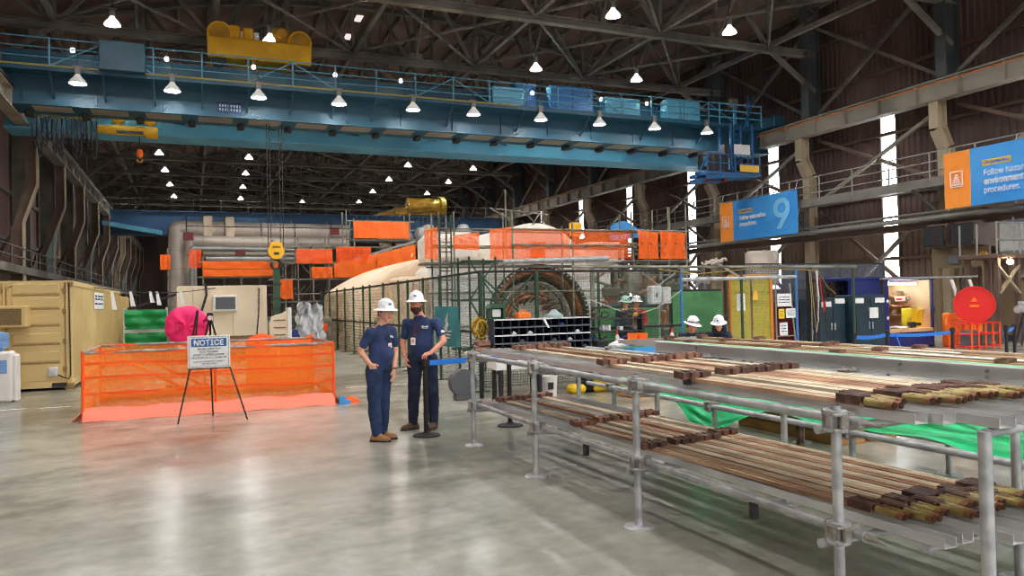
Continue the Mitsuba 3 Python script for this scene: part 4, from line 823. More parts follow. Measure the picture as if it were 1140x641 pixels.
part(s4, 'net', quadnet(*Q(6.0, 3.6, 7.6, 4.3), 0.045, 0.55, 0.05), 'net_orange2', kind='stuff')
part(s4, 'net', quadnet(*Q(3.3, 2.0, 4.1, 2.85), 0.04, 0.6, 0.05), 'net_orange', kind='stuff')
part(s4, 'net', quadnet(*Q(4.9, 2.9, 5.85, 3.4), 0.04, 0.62, 0.05), 'net_orange', kind='stuff')
part(s4, 'stair_stringer', join([beam((5.9, 34.75, 3.45), (9.7, 34.75, 4.6), 0.06, 0.1), beam((5.9, 35.6, 3.45), (9.7, 35.6, 4.6), 0.06, 0.1)]), 'rail_grey')
for i in range(26):
    x, z = rng.uniform(3.3, 6.6), rng.uniform(1.0, 4.0)
    part(s4, 'brace', tube((x, 34.9+rng.random()*0.6, z), (x+rng.uniform(-1, 1)*0.9, 35.0+rng.random()*0.6, z+rng.uniform(-0.7, 0.7)), 0.022, 6), 'scaf' if i % 3 else 'dark')
s5 = scaffold('scaffold', 'low scaffold with a long orange net in front of the lagged pipes over the cabin', [(0.45, 3.9), (2.0, 3.8), (3.5, 3.9)], (2.6, 3.0, 3.65), 35.2, 36.0, 0.03)
part(s5, 'net', quadnet((0.43, 35.1, 3.35), (3.55, 35.1, 3.35), (0.43, 35.1, 3.68), (3.55, 35.1, 3.68), 0.04, 0.75, 0.03), 'net_orange', kind='stuff')
part(s5, 'net', quadnet((0.43, 35.1, 3.02), (3.55, 35.1, 3.02), (0.43, 35.1, 3.33), (3.55, 35.1, 3.33), 0.04, 0.75, 0.03), 'net_orange', kind='stuff')
part(s5, 'net', quadnet((-0.1, 35.4, 3.4), (0.4, 35.4, 3.4), (-0.1, 35.4, 4.2), (0.4, 35.4, 4.2), 0.04, 0.5, 0.03), 'net_orange2', kind='stuff')
k = thing('orange_net_sheet', 'small orange net sheet hanging left of the lagged vertical pipe', 'netting')
part(k, 'net', quadnet((-1.25, 36.2, 3.37), (-0.85, 36.2, 3.37), (-1.25, 36.2, 4.02), (-0.85, 36.2, 4.02), 0.04, 0.8, 0.03), 'net_orange', kind='stuff')
part(k, 'pole', tube((-0.95, 36.3, 0), (-0.95, 36.3, 4.3), 0.03, 8), 'scaf')

# lagged pipes
def lagged(name, label, pts, r, m='pipe_lag', bands=()):
    k = thing(name, label, 'pipe')
    P = [np.array(p, float) for p in pts]; full = [P[0]]
    for i in range(1, len(P)-1):
        a, b, c = P[i-1], P[i], P[i+1]; R = r*0.25
        d1, d2 = (a-b)/np.linalg.norm(a-b), (c-b)/np.linalg.norm(c-b)
        full += [b+d1*R*(1-t)**2+d2*R*t**2 for t in np.linspace(0, 1, 7)]
    full.append(P[-1]); part(k, 'lagging', pipe(full, r, 24), m, smooth=50)
    for i in range(len(P)-1):
        L = np.linalg.norm(P[i+1]-P[i]); d = (P[i+1]-P[i])/L
        for s in np.arange(r*2, L-r*2, 0.9): part(k, 'seam_band', tube(P[i]+d*s, P[i]+d*(s+0.03), r*1.015, 24), 'tan_hood2')
    for q, rr in bands: part(k, 'clamp_band', cbx(q[0]-0.2, q[0]+0.2, q[1]-rr, q[1]+rr, q[2]-rr, q[2]+rr*1.35, 0.03), 'trailer')
    return k
lagged('lagged_pipe', 'thick lagged steam pipe rising and bending right along the top of the pipe bank', [(-0.6, 40, 0), (-0.6, 40, 5.5), (7.6, 40, 5.42)], 0.42, bands=(((0.75, 40, 5.5), 0.46), ((1.75, 40, 5.5), 0.44)))
lagged('lagged_pipe', 'second lagged pipe just under the top one', [(-0.05, 39.2, 0), (-0.05, 39.2, 4.85), (7.4, 39.2, 4.8)], 0.28)
lagged('steel_pipe', 'slim steel pipe below the two thick lagged pipes', [(-0.05, 38.3, 1.0), (0.05, 38.3, 4.45), (6.0, 38.3, 4.4)], 0.13, 'pipe_steel')
lagged('steel_pipe', 'shiny short steel pipe just above the long orange net', [(0.6, 38, 3.95), (5.4, 38, 3.95)], 0.17, 'pipe_steel')
lagged('lagged_pipe', 'lowest brownish lagged pipe of the bank', [(0.5, 39, 4.22), (6.5, 39, 4.2)], 0.2, 'tan_hood2')
k = thing('pipe_rack', 'dark steel hangers and handrails holding the pipe bank', 'pipe supports')
for x in (-0.2, 1.5, 3.2, 4.8, 6.6):
    part(k, 'stanchion', beam((x, 40.8, 0), (x, 40.8, 6.1), 0.1, 0.1), 'roof_steel'); part(k, 'rod', tube((x, 39.45, 4.2), (x, 39.45, 6.0), 0.02, 6), 'dark')
part(k, 'handrail', join([tube((-0.2, 38.0, z), (7.5, 38.0, z), 0.022, 6) for z in (5.45,)]+[tube((-0.2, 37.8, 4.1), (5.5, 37.8, 4.1), 0.022, 6)]), 'dark')
for x, z in ((6.3, 5.35), (1.9, 4.2), (-0.35, 5.0)): part(k, 'label_plate', cbx(x, x+0.45, 38.0, 38.06, z-0.2, z+0.15, 0.01), 'dark_red', label='dark red plate')
k = thing('machine_lagging', 'grey lagged valve bodies between the orange nets behind the fence', 'machine casing')
for i in range(9):
    x, z = 8.8+i*0.55, 5.0+0.25*math.sin(i*2.1)
    part(k, 'valve_body', lathe([(0.001, 0.42), (0.25, 0.36), (0.36, 0.1), (0.33, -0.3), (0.2, -0.8), (0.22, -2.0)], 14, (x, 36.6+0.4*math.cos(i*3), z)), 'pipe_steel' if i % 2 else 'tan_hood2', smooth=40)
# ================================================================== tube racks with copper bars
def ring_z(x, y, z, r0, r1, h, n=14):
    return lathe([(r0, -h/2), (r1, -h/2), (r1, h/2), (r0, h/2), (r0, -h/2)], n, (x, y, z))
def coupler(x, y, z, side=1):
    """swivel coupler joining an upright at (x, y) and a ledger running along y beside it"""
    ms = [cbx(x-0.025, x+0.025, y-0.07, y-0.043, z-0.035, z+0.035, 0.006), cbx(x-0.03, x+0.03, y+0.043, y+0.07, z-0.06, z+0.06, 0.006)]
    lx = x+side*0.058
    ms += [cbx(lx-0.04, lx+0.04, y-0.05, y-0.03, z-0.045, z+0.045, 0.005), cbx(lx-0.04, lx+0.04, y+0.03, y+0.05, z-0.045, z+0.045, 0.005), cbx(lx-0.042, lx+0.042, y-0.05, y+0.05, z+0.032, z+0.046, 0.004)]
    ms += [tube((x-0.03, y-0.06, z+s), (x-0.075, y-0.06, z+s), 0.009, 6) for s in (-0.04, 0.04)]+[tube((x-0.02, y+0.07, z+s), (x+0.05, y+0.1, z+s-0.03), 0.009, 6) for s in (-0.04, 0.04)]
    ms += [cbx(x-0.055, x-0.028, y-0.02, y+0.02, z-0.06, z+0.06, 0.005)]
    return join(ms)
def upright(k, x, y, z1, couplers, side=1, base=True):
    p = part(k, 'post', tube((x, y, 0.012), (x, y, z1), 0.027, 14), 'galv', smooth=40)
    if base: part(p, 'base_plate', lathe([(0.001, 0.016), (0.1, 0.014), (0.115, 0.006), (0.115, 0.0), (0.001, 0.0)], 22, (x, y, 0)), 'galv')
    for z in couplers:
        c = part(p, 'coupler', coupler(x, y, z, side), 'clamp')
        for s in (-0.045, 0.045): part(p, 'clamp_ring', ring_z(x, y, z+s, 0.027, 0.06, 0.018), 'galv', label='bright clamp ring')
    part(p, 'cap', lathe([(0.027, 0), (0.02, 0.004), (0.001, 0.004)], 12, (x, y, z1)), 'dark')
def ledger(k, x, y0, y1, z, r=0.027):
    part(k, 'ledger', tube((x, y0, z), (x, y1, z), r, 14), 'galv', smooth=40)

R1 = thing('tube_rack', 'front two-tier rack of galvanised tubes loaded with long copper bars', 'rack')
RX, RZ1, RZ0 = 3.07, 1.06, 0.485
for y in (8.6, 6.82, 4.96, 3.02): upright(R1, RX, y, 1.14, (RZ1, RZ0))
ledger(R1, RX+0.058, 2.9, 8.75, RZ1); ledger(R1, RX+0.058, 2.9, 8.75, RZ0)
for z in (RZ1, RZ0): part(R1, 'spigot', tube((RX+0.058, 2.93, z), (RX+0.058, 2.78, z-0.004), 0.024, 10, 0.006), 'clamp', label='pointed tube end')
R1X = 4.5
for y in (8.62, 6.85, 4.98, 3.05): upright(R1, R1X, y, 1.05, (RZ1-0.055, RZ0-0.075), 1)
for z in (RZ1-0.055, RZ0-0.075):
    for y in (8.66, 6.88, 5.02, 3.1): part(R1, 'transom', tube((RX-0.05, y, z), (R1X+0.1, y, z), 0.024, 12), 'galv', smooth=40)
    ledger(R1, R1X+0.058, 2.9, 8.75, z)
for x, y, zt in ((3.36, 2.42, RZ1+0.01), (4.5, 2.5, RZ1+0.01)):
    p = part(R1, 'end_post', tube((x, y, 0.01), (x, y, zt), 0.03, 14), 'galv', smooth=40)
part(R1, 'transom', tube((3.36, 2.42, RZ1-0.0), (4.6, 2.5, RZ1-0.0), 0.022, 12), 'galv', smooth=40)
part(R1, 'transom', tube((3.36, 2.75, RZ0-0.05), (4.65, 2.8, RZ0-0.05), 0.022, 12), 'galv', smooth=40)
for i, (x, ye) in enumerate(((3.2, 2.62), (3.3, 2.55), (3.42, 2.36), (3.5, 2.34), (3.75, 2.3), (3.95, 2.3), (4.2, 2.3))):
    part(R1, 'channel', chan((x+0.03, 8.8, RZ1+0.052), (x, ye, RZ1+0.052), 0.085, 0.05, 0.005), 'alu', label='aluminium channel')
for i, (x, ye) in enumerate(((3.4, 2.64), (3.55, 2.66), (3.75, 2.54), (3.98, 2.5), (4.2, 2.5), (4.42, 2.5))):
    part(R1, 'channel', chan((x-0.1, 8.8, RZ0+0.002), (x, ye, RZ0+0.002), 0.085, 0.05, 0.005), 'alu', label='aluminium channel')
for x, y, z in ((3.13, 5.9, 0.36), (3.13, 3.75, 0.36), (3.13, 4.4, RZ1+0.052)): part(R1, 'packer', cbx(x-0.015, x+0.03, y-0.02, y+0.02, z, z+0.1, 0.004), 'dark')

def bar(tier, n, xf, yf, xn, yn, z, tint, flip=0):
    where = 'upper' if tier else 'lower'
    k = thing('copper_bar', f'long flat copper bar on the front rack, {where} tier, {ORD[n]} from the aisle', 'bar', f'copper bars on the {where} tier of the front rack')
    d = np.array([xn-xf, yn-yf]); L = np.linalg.norm(d); s = np.array([-d[1], d[0]])/L
    for o in (-0.021, 0.021):
        part(k, 'strip', beam((xf-s[0]*o, yf-s[1]*o, z+0.012), (xn-s[0]*o, yn-s[1]*o, z+0.012), 0.03, 0.024), tint)
    u = d/L
    def at(t, o, zz): return (xf+u[0]*t-s[0]*o, yf+u[1]*t-s[1]*o, zz)
    c = part(k, 'end_clip', join([beam(at(-0.02, -0.105+0.03*j, z+0.04+0.006*(j % 2)), at(0.085+0.012*(j % 3), -0.105+0.03*j, z+0.04), 0.028, 0.044+0.006*(j % 2)) for j in range(8)]), 'clip_brown' if n % 3 else 'clip_dark', label='dark brown end clip')
    m = part(k, 'near_clip', join([beam(at(L-0.15, -0.036+0.024*j, z+0.032), at(L-0.0, -0.03+0.02*j, z+0.03), 0.02, 0.05-0.004*(j % 2)) for j in range(4)]+[beam(at(L-0.05, 0, z+0.03), at(L+0.07, 0, z+0.03), 0.045, 0.034)]), 'clip_dark', label='brown clamped end')
    for o in (-0.024, 0.024):
        b = part(k, 'brass_tube', tube(at(L+0.03, o, z+0.03), at(L+0.16, o, z+0.027), 0.0205, 12), 'brass', smooth=40, label='brass tube end')
        part(b, 'tip', join([tube(at(L+0.16, o, z+0.027), at(L+0.2, o, z+0.026), 0.0185, 12, caps=False), tube(at(L+0.18, o, z+0.026), at(L+0.184, o, z+0.026), 0.0178, 12)]), 'rust')
        part(b, 'bore', tube(at(L+0.197, o, z+0.026), at(L+0.201, o, z+0.026), 0.014, 10), 'hollow')
tints = ('bar_copper', 'bar_tan', 'bar_brown', 'bar_tan', 'bar_copper')
zt, zl = RZ1+0.078, RZ0+0.028
for i, xn in enumerate((3.18, 3.265, 3.47, 3.56, 3.64, 3.72, 3.81, 3.9, 3.99, 4.08, 4.17)):
    row = i % 3; yf = (4.42, 5.72, 8.1)[row]+0.05*(i//3)+rng.uniform(-0.03, 0.03)
    yn = (2.93, 2.99, 2.95, 2.88, 3.02)[i % 5]
    bar(1, i, xn+0.006*(yf-yn), yf, xn, yn, zt+0.002*(i % 2), tints[(i*7+row) % 5])
for i, xn in enumerate((3.44, 3.53, 3.66, 3.76, 3.84, 3.93, 4.02, 4.11, 4.2, 4.29, 4.38)):
    row = i % 3; yf = (5.2, 6.45, 8.45)[row]+0.06*(i//3)+rng.uniform(-0.03, 0.03)
    yn = (3.12, 3.02, 3.08, 2.98, 3.1)[i % 5]
    bar(0, i, xn-0.045*(yf-yn), yf, xn, yn, zl+0.002*(i % 2), tints[(i*3+row) % 5])

# second rack, with the aluminium beam along its near edge
R2 = thing('tube_rack', 'second tube rack behind the first with a deep aluminium beam along its edge', 'rack')
for y in (8.7, 6.9, 5.04, 3.25): upright(R2, 6.5, y, 1.14, (RZ1, 0.56), 1)
for y in (8.6, 6.55, 4.75, 3.0): upright(R2, 5.0, y, 1.1, (1.05, 0.58), -1)
ledger(R2, 4.942, 1.9, 9.2, 1.05); ledger(R2, 4.942, 1.9, 9.2, 0.58); ledger(R2, 6.56, 1.9, 9.2, RZ1); ledger(R2, 6.56, 1.9, 9.2, 0.56)
for y in (8.64, 6.62, 4.82, 3.08): part(R2, 'transom', tube((5.0, y, RZ1+0.03), (6.65, y, RZ1+0.03), 0.024, 12), 'galv', smooth=40)
bm = part(R2, 'beam', join([bx(5.05, 5.065, 1.9, 7.7, 1.085, 1.195), bx(5.0, 5.11, 1.9, 7.7, 1.188, 1.2), bx(5.0, 5.11, 1.9, 7.7, 1.08, 1.09)]), 'alu', label='deep aluminium beam')
for y in (6.9, 4.3, 3.6): part(bm, 'bolt', join([tube((5.05, y, z), (5.035, y, z), 0.012, 8) for z in (1.12, 1.16)]), 'clamp')
part(bm, 'green_edge', bx(5.11, 5.14, 1.9, 7.7, 1.18, 1.203), 'mint_tarp', label='green film along the beam')
for i, x in enumerate((5.3, 5.5, 5.75, 6.0, 6.25, 6.45)):
    part(R2, 'channel', chan((x, 8.9, RZ1+0.08), (x, 1.9, RZ1+0.08), 0.085, 0.05, 0.005), 'alu', label='aluminium channel')
for i in range(7):
    x = 5.28+0.17*i; yf = (7.4, 6.0, 8.3)[i % 3]
    k = thing('copper_bar', f'pale copper bar on the second rack, {ORD[i]} behind the aluminium beam', 'bar', 'copper bars on the second rack')
    for o in (-0.02, 0.02): part(k, 'strip', beam((x+o, yf, RZ1+0.118), (x+o, 2.0, RZ1+0.118), 0.028, 0.024), ('bar_tan', 'bar_copper', 'bar_brown')[i % 3])
    for t in (yf, yf-2.2): part(k, 'end_clip', join([bx(x-0.05+0.027*j, x-0.028+0.027*j, t-0.1, t, RZ1+0.112, RZ1+0.155+0.006*(j % 2)) for j in range(4)]), 'clip_brown', label='brown clip')
    if i in (2, 4): part(k, 'sleeve', bx(x-0.035, x+0.035, 2.9+0.4*i, 4.3+0.3*i, RZ1+0.131, RZ1+0.136), 'paper', label='white sleeve')
# things on the floor under and behind the racks
for i in range(4):
    solo('timber_beam', cbx(6.68+0.5*(i//2), 7.1+0.5*(i//2), 6.55, 8.25, 0.13*(i % 2), 0.13*(i % 2)+0.12, 0.008), 'wood', f'timber baulk of the small stack on the floor under the green sheet, {"upper" if i % 2 else "lower"}, {"far" if i > 1 else "near"} side', 'timber', 'timber stack under the racks')
def tarp(u, v):
    x = 4.98+1.75*u; y = 8.9-7.1*v
    edge = np.clip(1-u*6, 0, 1)
    fl = np.exp(-((v-0.32)/0.07)**2)
    z = 0.635+0.03*np.sin(u*9+v*17)*np.clip(u*5, 0, 1)+0.018*np.sin(v*31+u*5)+0.012*np.sin(v*57-u*9)-edge*(0.02+0.34*fl)
    return x-0.06*edge*fl, y, z
solo('green_sheet', sheet(tarp, 40, 120), 'mint_tarp', 'bright mint green plastic sheet spread over the second rack\'s lower tier', 'plastic sheet', smooth=True)
for i, x in enumerate((5.3, 5.75, 6.2)): part(R2, 'lower_channel', chan((x, 8.9, 0.58), (x, 1.9, 0.58), 0.085, 0.05, 0.005), 'alu')
for y in (8.64, 6.62, 4.82, 3.08): part(R2, 'lower_transom', tube((4.95, y, 0.53), (6.65, y, 0.53), 0.024, 10), 'galv', smooth=40)
solo('marker_post', join([cbx(5.62, 5.68, 6.0, 6.06, 0.0, 0.98, 0.005)]), 'clip_brown', 'short brown timber upright with yellow tape standing between the racks', 'post')
part('marker_post', 'tape', join([cbx(5.612, 5.688, 5.992, 6.068, 0.72, 0.9, 0.004)]), 'badge_yellow', label='yellow tape')

# stanchions and belts
def stanchion(x, y, label, h=0.98, belt=None):
    k = thing('stanchion', label, 'stanchion')
    part(k, 'base', lathe([(0.001, 0.05), (0.05, 0.05), (0.06, 0.035), (0.17, 0.018), (0.18, 0.0), (0.001, 0.0)], 28, (x, y, 0)), 'rubber', smooth=30)
    part(k, 'pole', tube((x, y, 0.04), (x, y, h-0.08), 0.032, 16), 'black', smooth=40)
    part(k, 'head', join([lathe([(0.036, h-0.1), (0.042, h-0.09), (0.042, h), (0.02, h+0.012), (0.001, h+0.012)], 16, (x, y, 0)), bx(x+0.03, x+0.05, y-0.03, y+0.03, h-0.09, h-0.01)]), 'black')
    return k
def belt(parent_label, p, q, z0, z1, sag=0.0):
    m = sheet(lambda u, v: (p[0]+(q[0]-p[0])*u, p[1]+(q[1]-p[1])*u, z0+(z1-z0)*u-sag*np.sin(u*PI)+0.07*(v-0.5)), 16, 2)
    solo('belt', thick(m, 0.003, 1), 'blue_belt', parent_label, 'belt')
stanchion(2.76, 9.54, 'black belt stanchion at the bearded worker\'s left hand')
stanchion(4.0, 9.71, 'black stanchion with its round base showing under the front rack')
belt('blue belt stretched from the bearded worker\'s stanchion towards the rack', (2.8, 9.54), (3.96, 9.71), 0.935, 0.94)
for i, (x, y) in enumerate(((11.7, 11.0), (12.8, 11.2), (14.4, 11.0), (15.9, 10.9), (16.9, 11.4))):
    stanchion(x, y, f'black belt stanchion before the blue workshop box, {ORD[i]} from the left', 0.95)
for i, (a, b, za, zb) in enumerate((((11.7, 11.0), (12.8, 11.2), 0.87, 0.87), ((12.8, 11.2), (14.4, 11.0), 0.87, 0.87), ((13.0, 11.15), (14.2, 12.0), 0.85, 0.4), ((15.9, 10.9), (16.9, 11.4), 0.87, 0.87), ((15.95, 10.9), (17.2, 11.9), 0.4, 0.84))):
    belt(f'blue barrier belt behind the racks, {ORD[i]} from the left', a, b, za, zb, 0.03)
# ================================================================== bench, bins and clutter behind the racks
k = thing('work_table', 'white-topped work table under the pigeonhole bins', 'table')
part(k, 'top', cbx(4.6, 9.2, 12.6, 13.35, 0.74, 0.79, 0.01), 'white')
for x in (4.7, 6.9, 9.1):
    for y in (12.7, 13.25): part(k, 'leg', bx(x-0.03, x+0.03, y-0.03, y+0.03, 0, 0.74), 'black')
k = thing('bin_shelf', 'wide dark pigeonhole shelf of many square bins with pale edges', 'bin shelf')
sx0, sx1, sz0, sz1, sy = 5.02, 6.98, 0.79, 1.37, 12.85
part(k, 'back', bx(sx0, sx1, sy+0.28, sy+0.3, sz0, sz1), 'shelf_in')
for i in range(5): part(k, 'shelf', bx(sx0, sx1, sy, sy+0.28, sz0+(sz1-sz0)*i/4-0.008, sz0+(sz1-sz0)*i/4+0.008), 'shelf_navy')
for i in range(5): part(k, 'label_rail', bx(sx0, sx1, sy-0.012, sy, sz0+(sz1-sz0)*i/4-0.014, sz0+(sz1-sz0)*i/4+0.014), 'grey_box' if i in (2, 4) else 'ac_grille', label='pale label rail' if i in (2, 4) else None)
for i in range(13): part(k, 'divider', bx(sx0+(sx1-sx0)*i/12-(0.012 if i in (0, 6, 12) else 0.006), sx0+(sx1-sx0)*i/12+(0.012 if i in (0, 6, 12) else 0.006), sy-0.003, sy+0.28, sz0, sz1), 'shelf_navy')
for i, (c, r, m) in enumerate(((0, 0, 'paper'), (2, 2, 'paper'), (4, 2, 'paper'), (7, 1, 'ac_grille'), (9, 1, 'grey_box'), (10, 2, 'paper'), (3, 1, 'ac_grille'), (8, 3, 'tool_blue'), (5, 0, 'red'), (11, 0, 'ac_grille'))):
    x = sx0+(sx1-sx0)*(c+0.15)/12; z = sz0+0.145*r+0.01
    solo('bin_content', join([cbx(x, x+0.1, sy+0.02, sy+0.15, z, z+0.04, 0.01), tube((x+0.02, sy+0.0, z+0.05), (x+0.1, sy+0.1, z+0.05), 0.012, 6)]), m, f'small {dict(paper="white", ac_grille="grey", grey_box="pale grey", tool_blue="blue", red="red")[m]} item in a pigeonhole, {ORD[c]} column from the left, {("bottom", "third", "second", "top")[r]} row', 'bin item')
solo('torn_paper', extr([(0, 0), (0.1, -0.16), (0.14, -0.17), (0.05, 0.02)], 0.006, (5.98, 12.83, 1.36)), 'paper', 'white strip of paper hanging over the pigeonhole shelf', 'paper')
def tidy(name, m, mat_, label, cat, **kw): return solo(name, m, mat_, label, cat, **kw)
k = thing('orange_case', 'small orange tool case on top of the pigeonhole shelf', 'case')
part(k, 'body', cbx(5.52, 5.78, 12.9, 13.1, 1.37, 1.49, 0.02), 'orange_plain'); part(k, 'handle', pipe([(5.58, 13.0, 1.49), (5.6, 13.0, 1.53), (5.7, 13.0, 1.53), (5.72, 13.0, 1.49)], 0.012, 6), 'orange_plain')
k = thing('green_lantern_box', 'green framed box with a white plate on the shelf\'s left end', 'box')
part(k, 'frame', join([bx(5.02, 5.05, 13.05, 13.25, 1.37, 1.6), bx(5.29, 5.32, 13.05, 13.25, 1.37, 1.6), bx(5.02, 5.32, 13.05, 13.25, 1.37, 1.4), extr([(5.0, 1.58), (5.34, 1.58), (5.28, 1.66), (5.06, 1.66)], 0.22, (0, 13.26, 0)), bx(5.05, 5.29, 13.2, 13.25, 1.4, 1.6)]), 'green_steel'); part(k, 'plate', bx(5.09, 5.26, 13.1, 13.12, 1.42, 1.56), 'paper')
tidy('crumpled_cloth', lathe([(0.19, 0), (0.17, 0.06), (0.1, 0.1), (0.04, 0.16), (0.001, 0.17)], 9, (6.3, 13.0, 1.37)), 'pale_blue_steel', 'crumpled pale blue cloth on top of the pigeonhole shelf', 'cloth')
tidy('yellow_gloves', join([cbx(5.72, 5.86, 12.6, 12.72, 0.79, 0.87, 0.03), cbx(5.84, 5.93, 12.62, 12.72, 0.79, 0.84, 0.02)]), 'yellow_bin', 'yellow work gloves before the pigeonhole shelf', 'gloves')
tidy('spool_stack', join([cbx(4.72, 4.98, 12.9, 13.1, 0.79+0.12*i, 0.89+0.12*i, 0.02) for i in range(2)]), 'clip_brown', 'two dull brown boxes beside the left end of the pigeonhole shelf', 'boxes')
for i, (x, m) in enumerate(((7.45, 'orange_plain'), (7.68, 'orange_plain'))):
    tidy('orange_bucket', lathe([(0.09, 0.79), (0.1, 1.02), (0.105, 1.03), (0.095, 1.03), (0.085, 0.8), (0.001, 0.8)], 18, (x+0.4, 12.75, 0)), m, f'small orange bin on the work table, {"right" if i else "left"} one of two', 'bin')
tidy('white_bag', sheet(lambda u, v: (7.55+0.26*np.cos(u*2*PI)*np.sin(v*PI*0.5)*(1+0.1*np.sin(u*19)), 12.7+0.16*np.sin(u*2*PI)*np.sin(v*PI*0.5), 0.79+0.13*np.cos(v*PI*0.5)*(1+0.2*np.sin(u*12))), 24, 8), 'paper', 'crumpled white plastic sheet on the work table', 'plastic', smooth=True)
tidy('black_tray', cbx(7.0, 7.25, 12.62, 12.85, 0.79, 0.93, 0.02), 'black', 'small black tray left of the white plastic on the table', 'tray')
for i, x in enumerate((7.72, 9.0)):
    k = thing('cleaning_bottle', f'white bottle with a red top on the table, {"right" if i else "left"} of two', 'bottle')
    part(k, 'body', lathe([(0.04, 0.79), (0.045, 0.95), (0.02, 1.0), (0.001, 1.0)], 12, (x, 13.1, 0)), 'white', smooth=40); part(k, 'top', lathe([(0.022, 1.0), (0.016, 1.08), (0.001, 1.09)], 10, (x, 13.1, 0)), 'red')
tidy('blue_crate', cbx(7.0, 7.5, 11.35, 11.7, 0.6, 0.92, 0.02), 'banner_blue', 'bright blue crate behind the far end of the front rack', 'crate')
tidy('crate_stand', cbx(6.9, 7.6, 11.3, 11.75, 0, 0.6, 0.02), 'wood', 'wooden stand under the bright blue crate', 'stand')
k = thing('parts_rack', 'open dark rack of tools and hoses right of the pigeonhole shelf', 'rack')
for z in (0.85, 1.05, 1.3): part(k, 'shelf', bx(7.0, 8.4, 13.2, 13.45, z, z+0.02), 'dark')
for x in (7.02, 8.38): part(k, 'upright', bx(x-0.02, x+0.02, 13.2, 13.45, 0, 1.4), 'dark')
for i in range(22):
    x = 7.1+1.2*rng.random(); z = (0.87, 1.07, 1.32)[i % 3]; m = ('tool_blue', 'ac_grille', 'clip_dark', 'dark', 'grey_box', 'dark')[i % 6]
    a = rng.uniform(0.05, 0.14)
    part(k, 'tool', [lambda: tube((x-a, 13.25, z+0.03), (x+a, 13.3, z+0.05+a/2), 0.02, 8), lambda: cbx(x-a/2, x+a/2, 13.22, 13.36, z, z+a, 0.015), lambda: pipe([(x+0.08*math.cos(q)*(1+0.2*math.sin(3*q+x)), 13.28+0.03*math.sin(2*q), z+0.08+0.06*math.sin(q)) for q in np.linspace(0, 2*PI, 16)], 0.013, 6)][i % 3](), m)
k = thing('hose_reel', 'tangled yellow hose hung on the green fence left of the bins', 'hose')
for i in range(7):
    r = 0.1+0.02*(i % 3)
    part(k, 'coil', pipe([(4.92+0.02*i+r*0.8*math.cos(a), 13.54-0.012*i, 1.22+0.05*math.sin(i*2)+r*math.sin(a)*1.2) for a in np.linspace(0, 2*PI, 20)], 0.013, 6), 'yellow_bin' if i % 2 else 'yellow_dark')
k = thing('white_bucket', 'white plastic bucket with a black mark on the floor under the front rack\'s far end', 'bucket')
part(k, 'body', lathe([(0.001, 0), (0.13, 0), (0.15, 0.36), (0.155, 0.37), (0.155, 0.4), (0.145, 0.4), (0.125, 0.02), (0.001, 0.02)], 24, (5.68, 12.0, 0)), 'bucket', smooth=30); part(k, 'mark', cbx(5.6, 5.7, 11.84, 11.86, 0.18, 0.3, 0.004), 'black')
part(k, 'bail', pipe([(5.68+0.15*math.cos(a), 12.0, 0.36+0.12*math.sin(a)) for a in np.linspace(0, PI, 10)], 0.006, 5), 'dark')
tidy('floor_fan', join([tube((4.35, 12.6, 0.3), (4.35, 12.8, 0.3), 0.24, 20), cbx(4.2, 4.5, 12.6, 12.8, 0, 0.1, 0.01)]), 'ac_grille', 'round grey fan on the floor beside the fence corner post', 'fan')
k = thing('black_stool', 'black-legged stool with a white sheet over it under the rack\'s far end', 'stool')
part(k, 'sheet', cbx(4.55, 5.5, 11.6, 12.0, 0.58, 0.72, 0.01), 'paper')
for x in (4.65, 5.35):
    for y in (11.65, 11.95): part(k, 'leg', bx(x-0.03, x+0.03, y-0.03, y+0.03, 0, 0.58), 'black')
k = thing('yellow_tool_bag', 'black and yellow tool bags heaped on the floor behind the front rack', 'tool bag')
for i in range(5): part(k, 'bag', cbx(6.3+0.24*i, 6.6+0.24*i, 12.3+0.1*(i % 2), 12.6, 0.0, 0.16+0.07*(i % 3), 0.05), 'black' if i % 2 else 'yellow_bin')
part(k, 'hose', pipe([(6.4+0.16*i+0.12*math.cos(i*2.0), 12.4, 0.3+0.09*math.sin(i*2.3)) for i in range(9)], 0.02, 6), 'dark')
for i, x in enumerate((7.25, 7.85)):
    tidy('plastic_drum', lathe([(0.001, 0), (0.26, 0), (0.28, 0.1), (0.27, 0.3), (0.28, 0.5), (0.25, 0.62), (0.001, 0.63)], 24, (x, 12.1, 0)), 'plastic_wrap', f'clear plastic covered drum on the floor behind the front rack, {"right" if i else "left"} of two', 'drum', smooth=40)

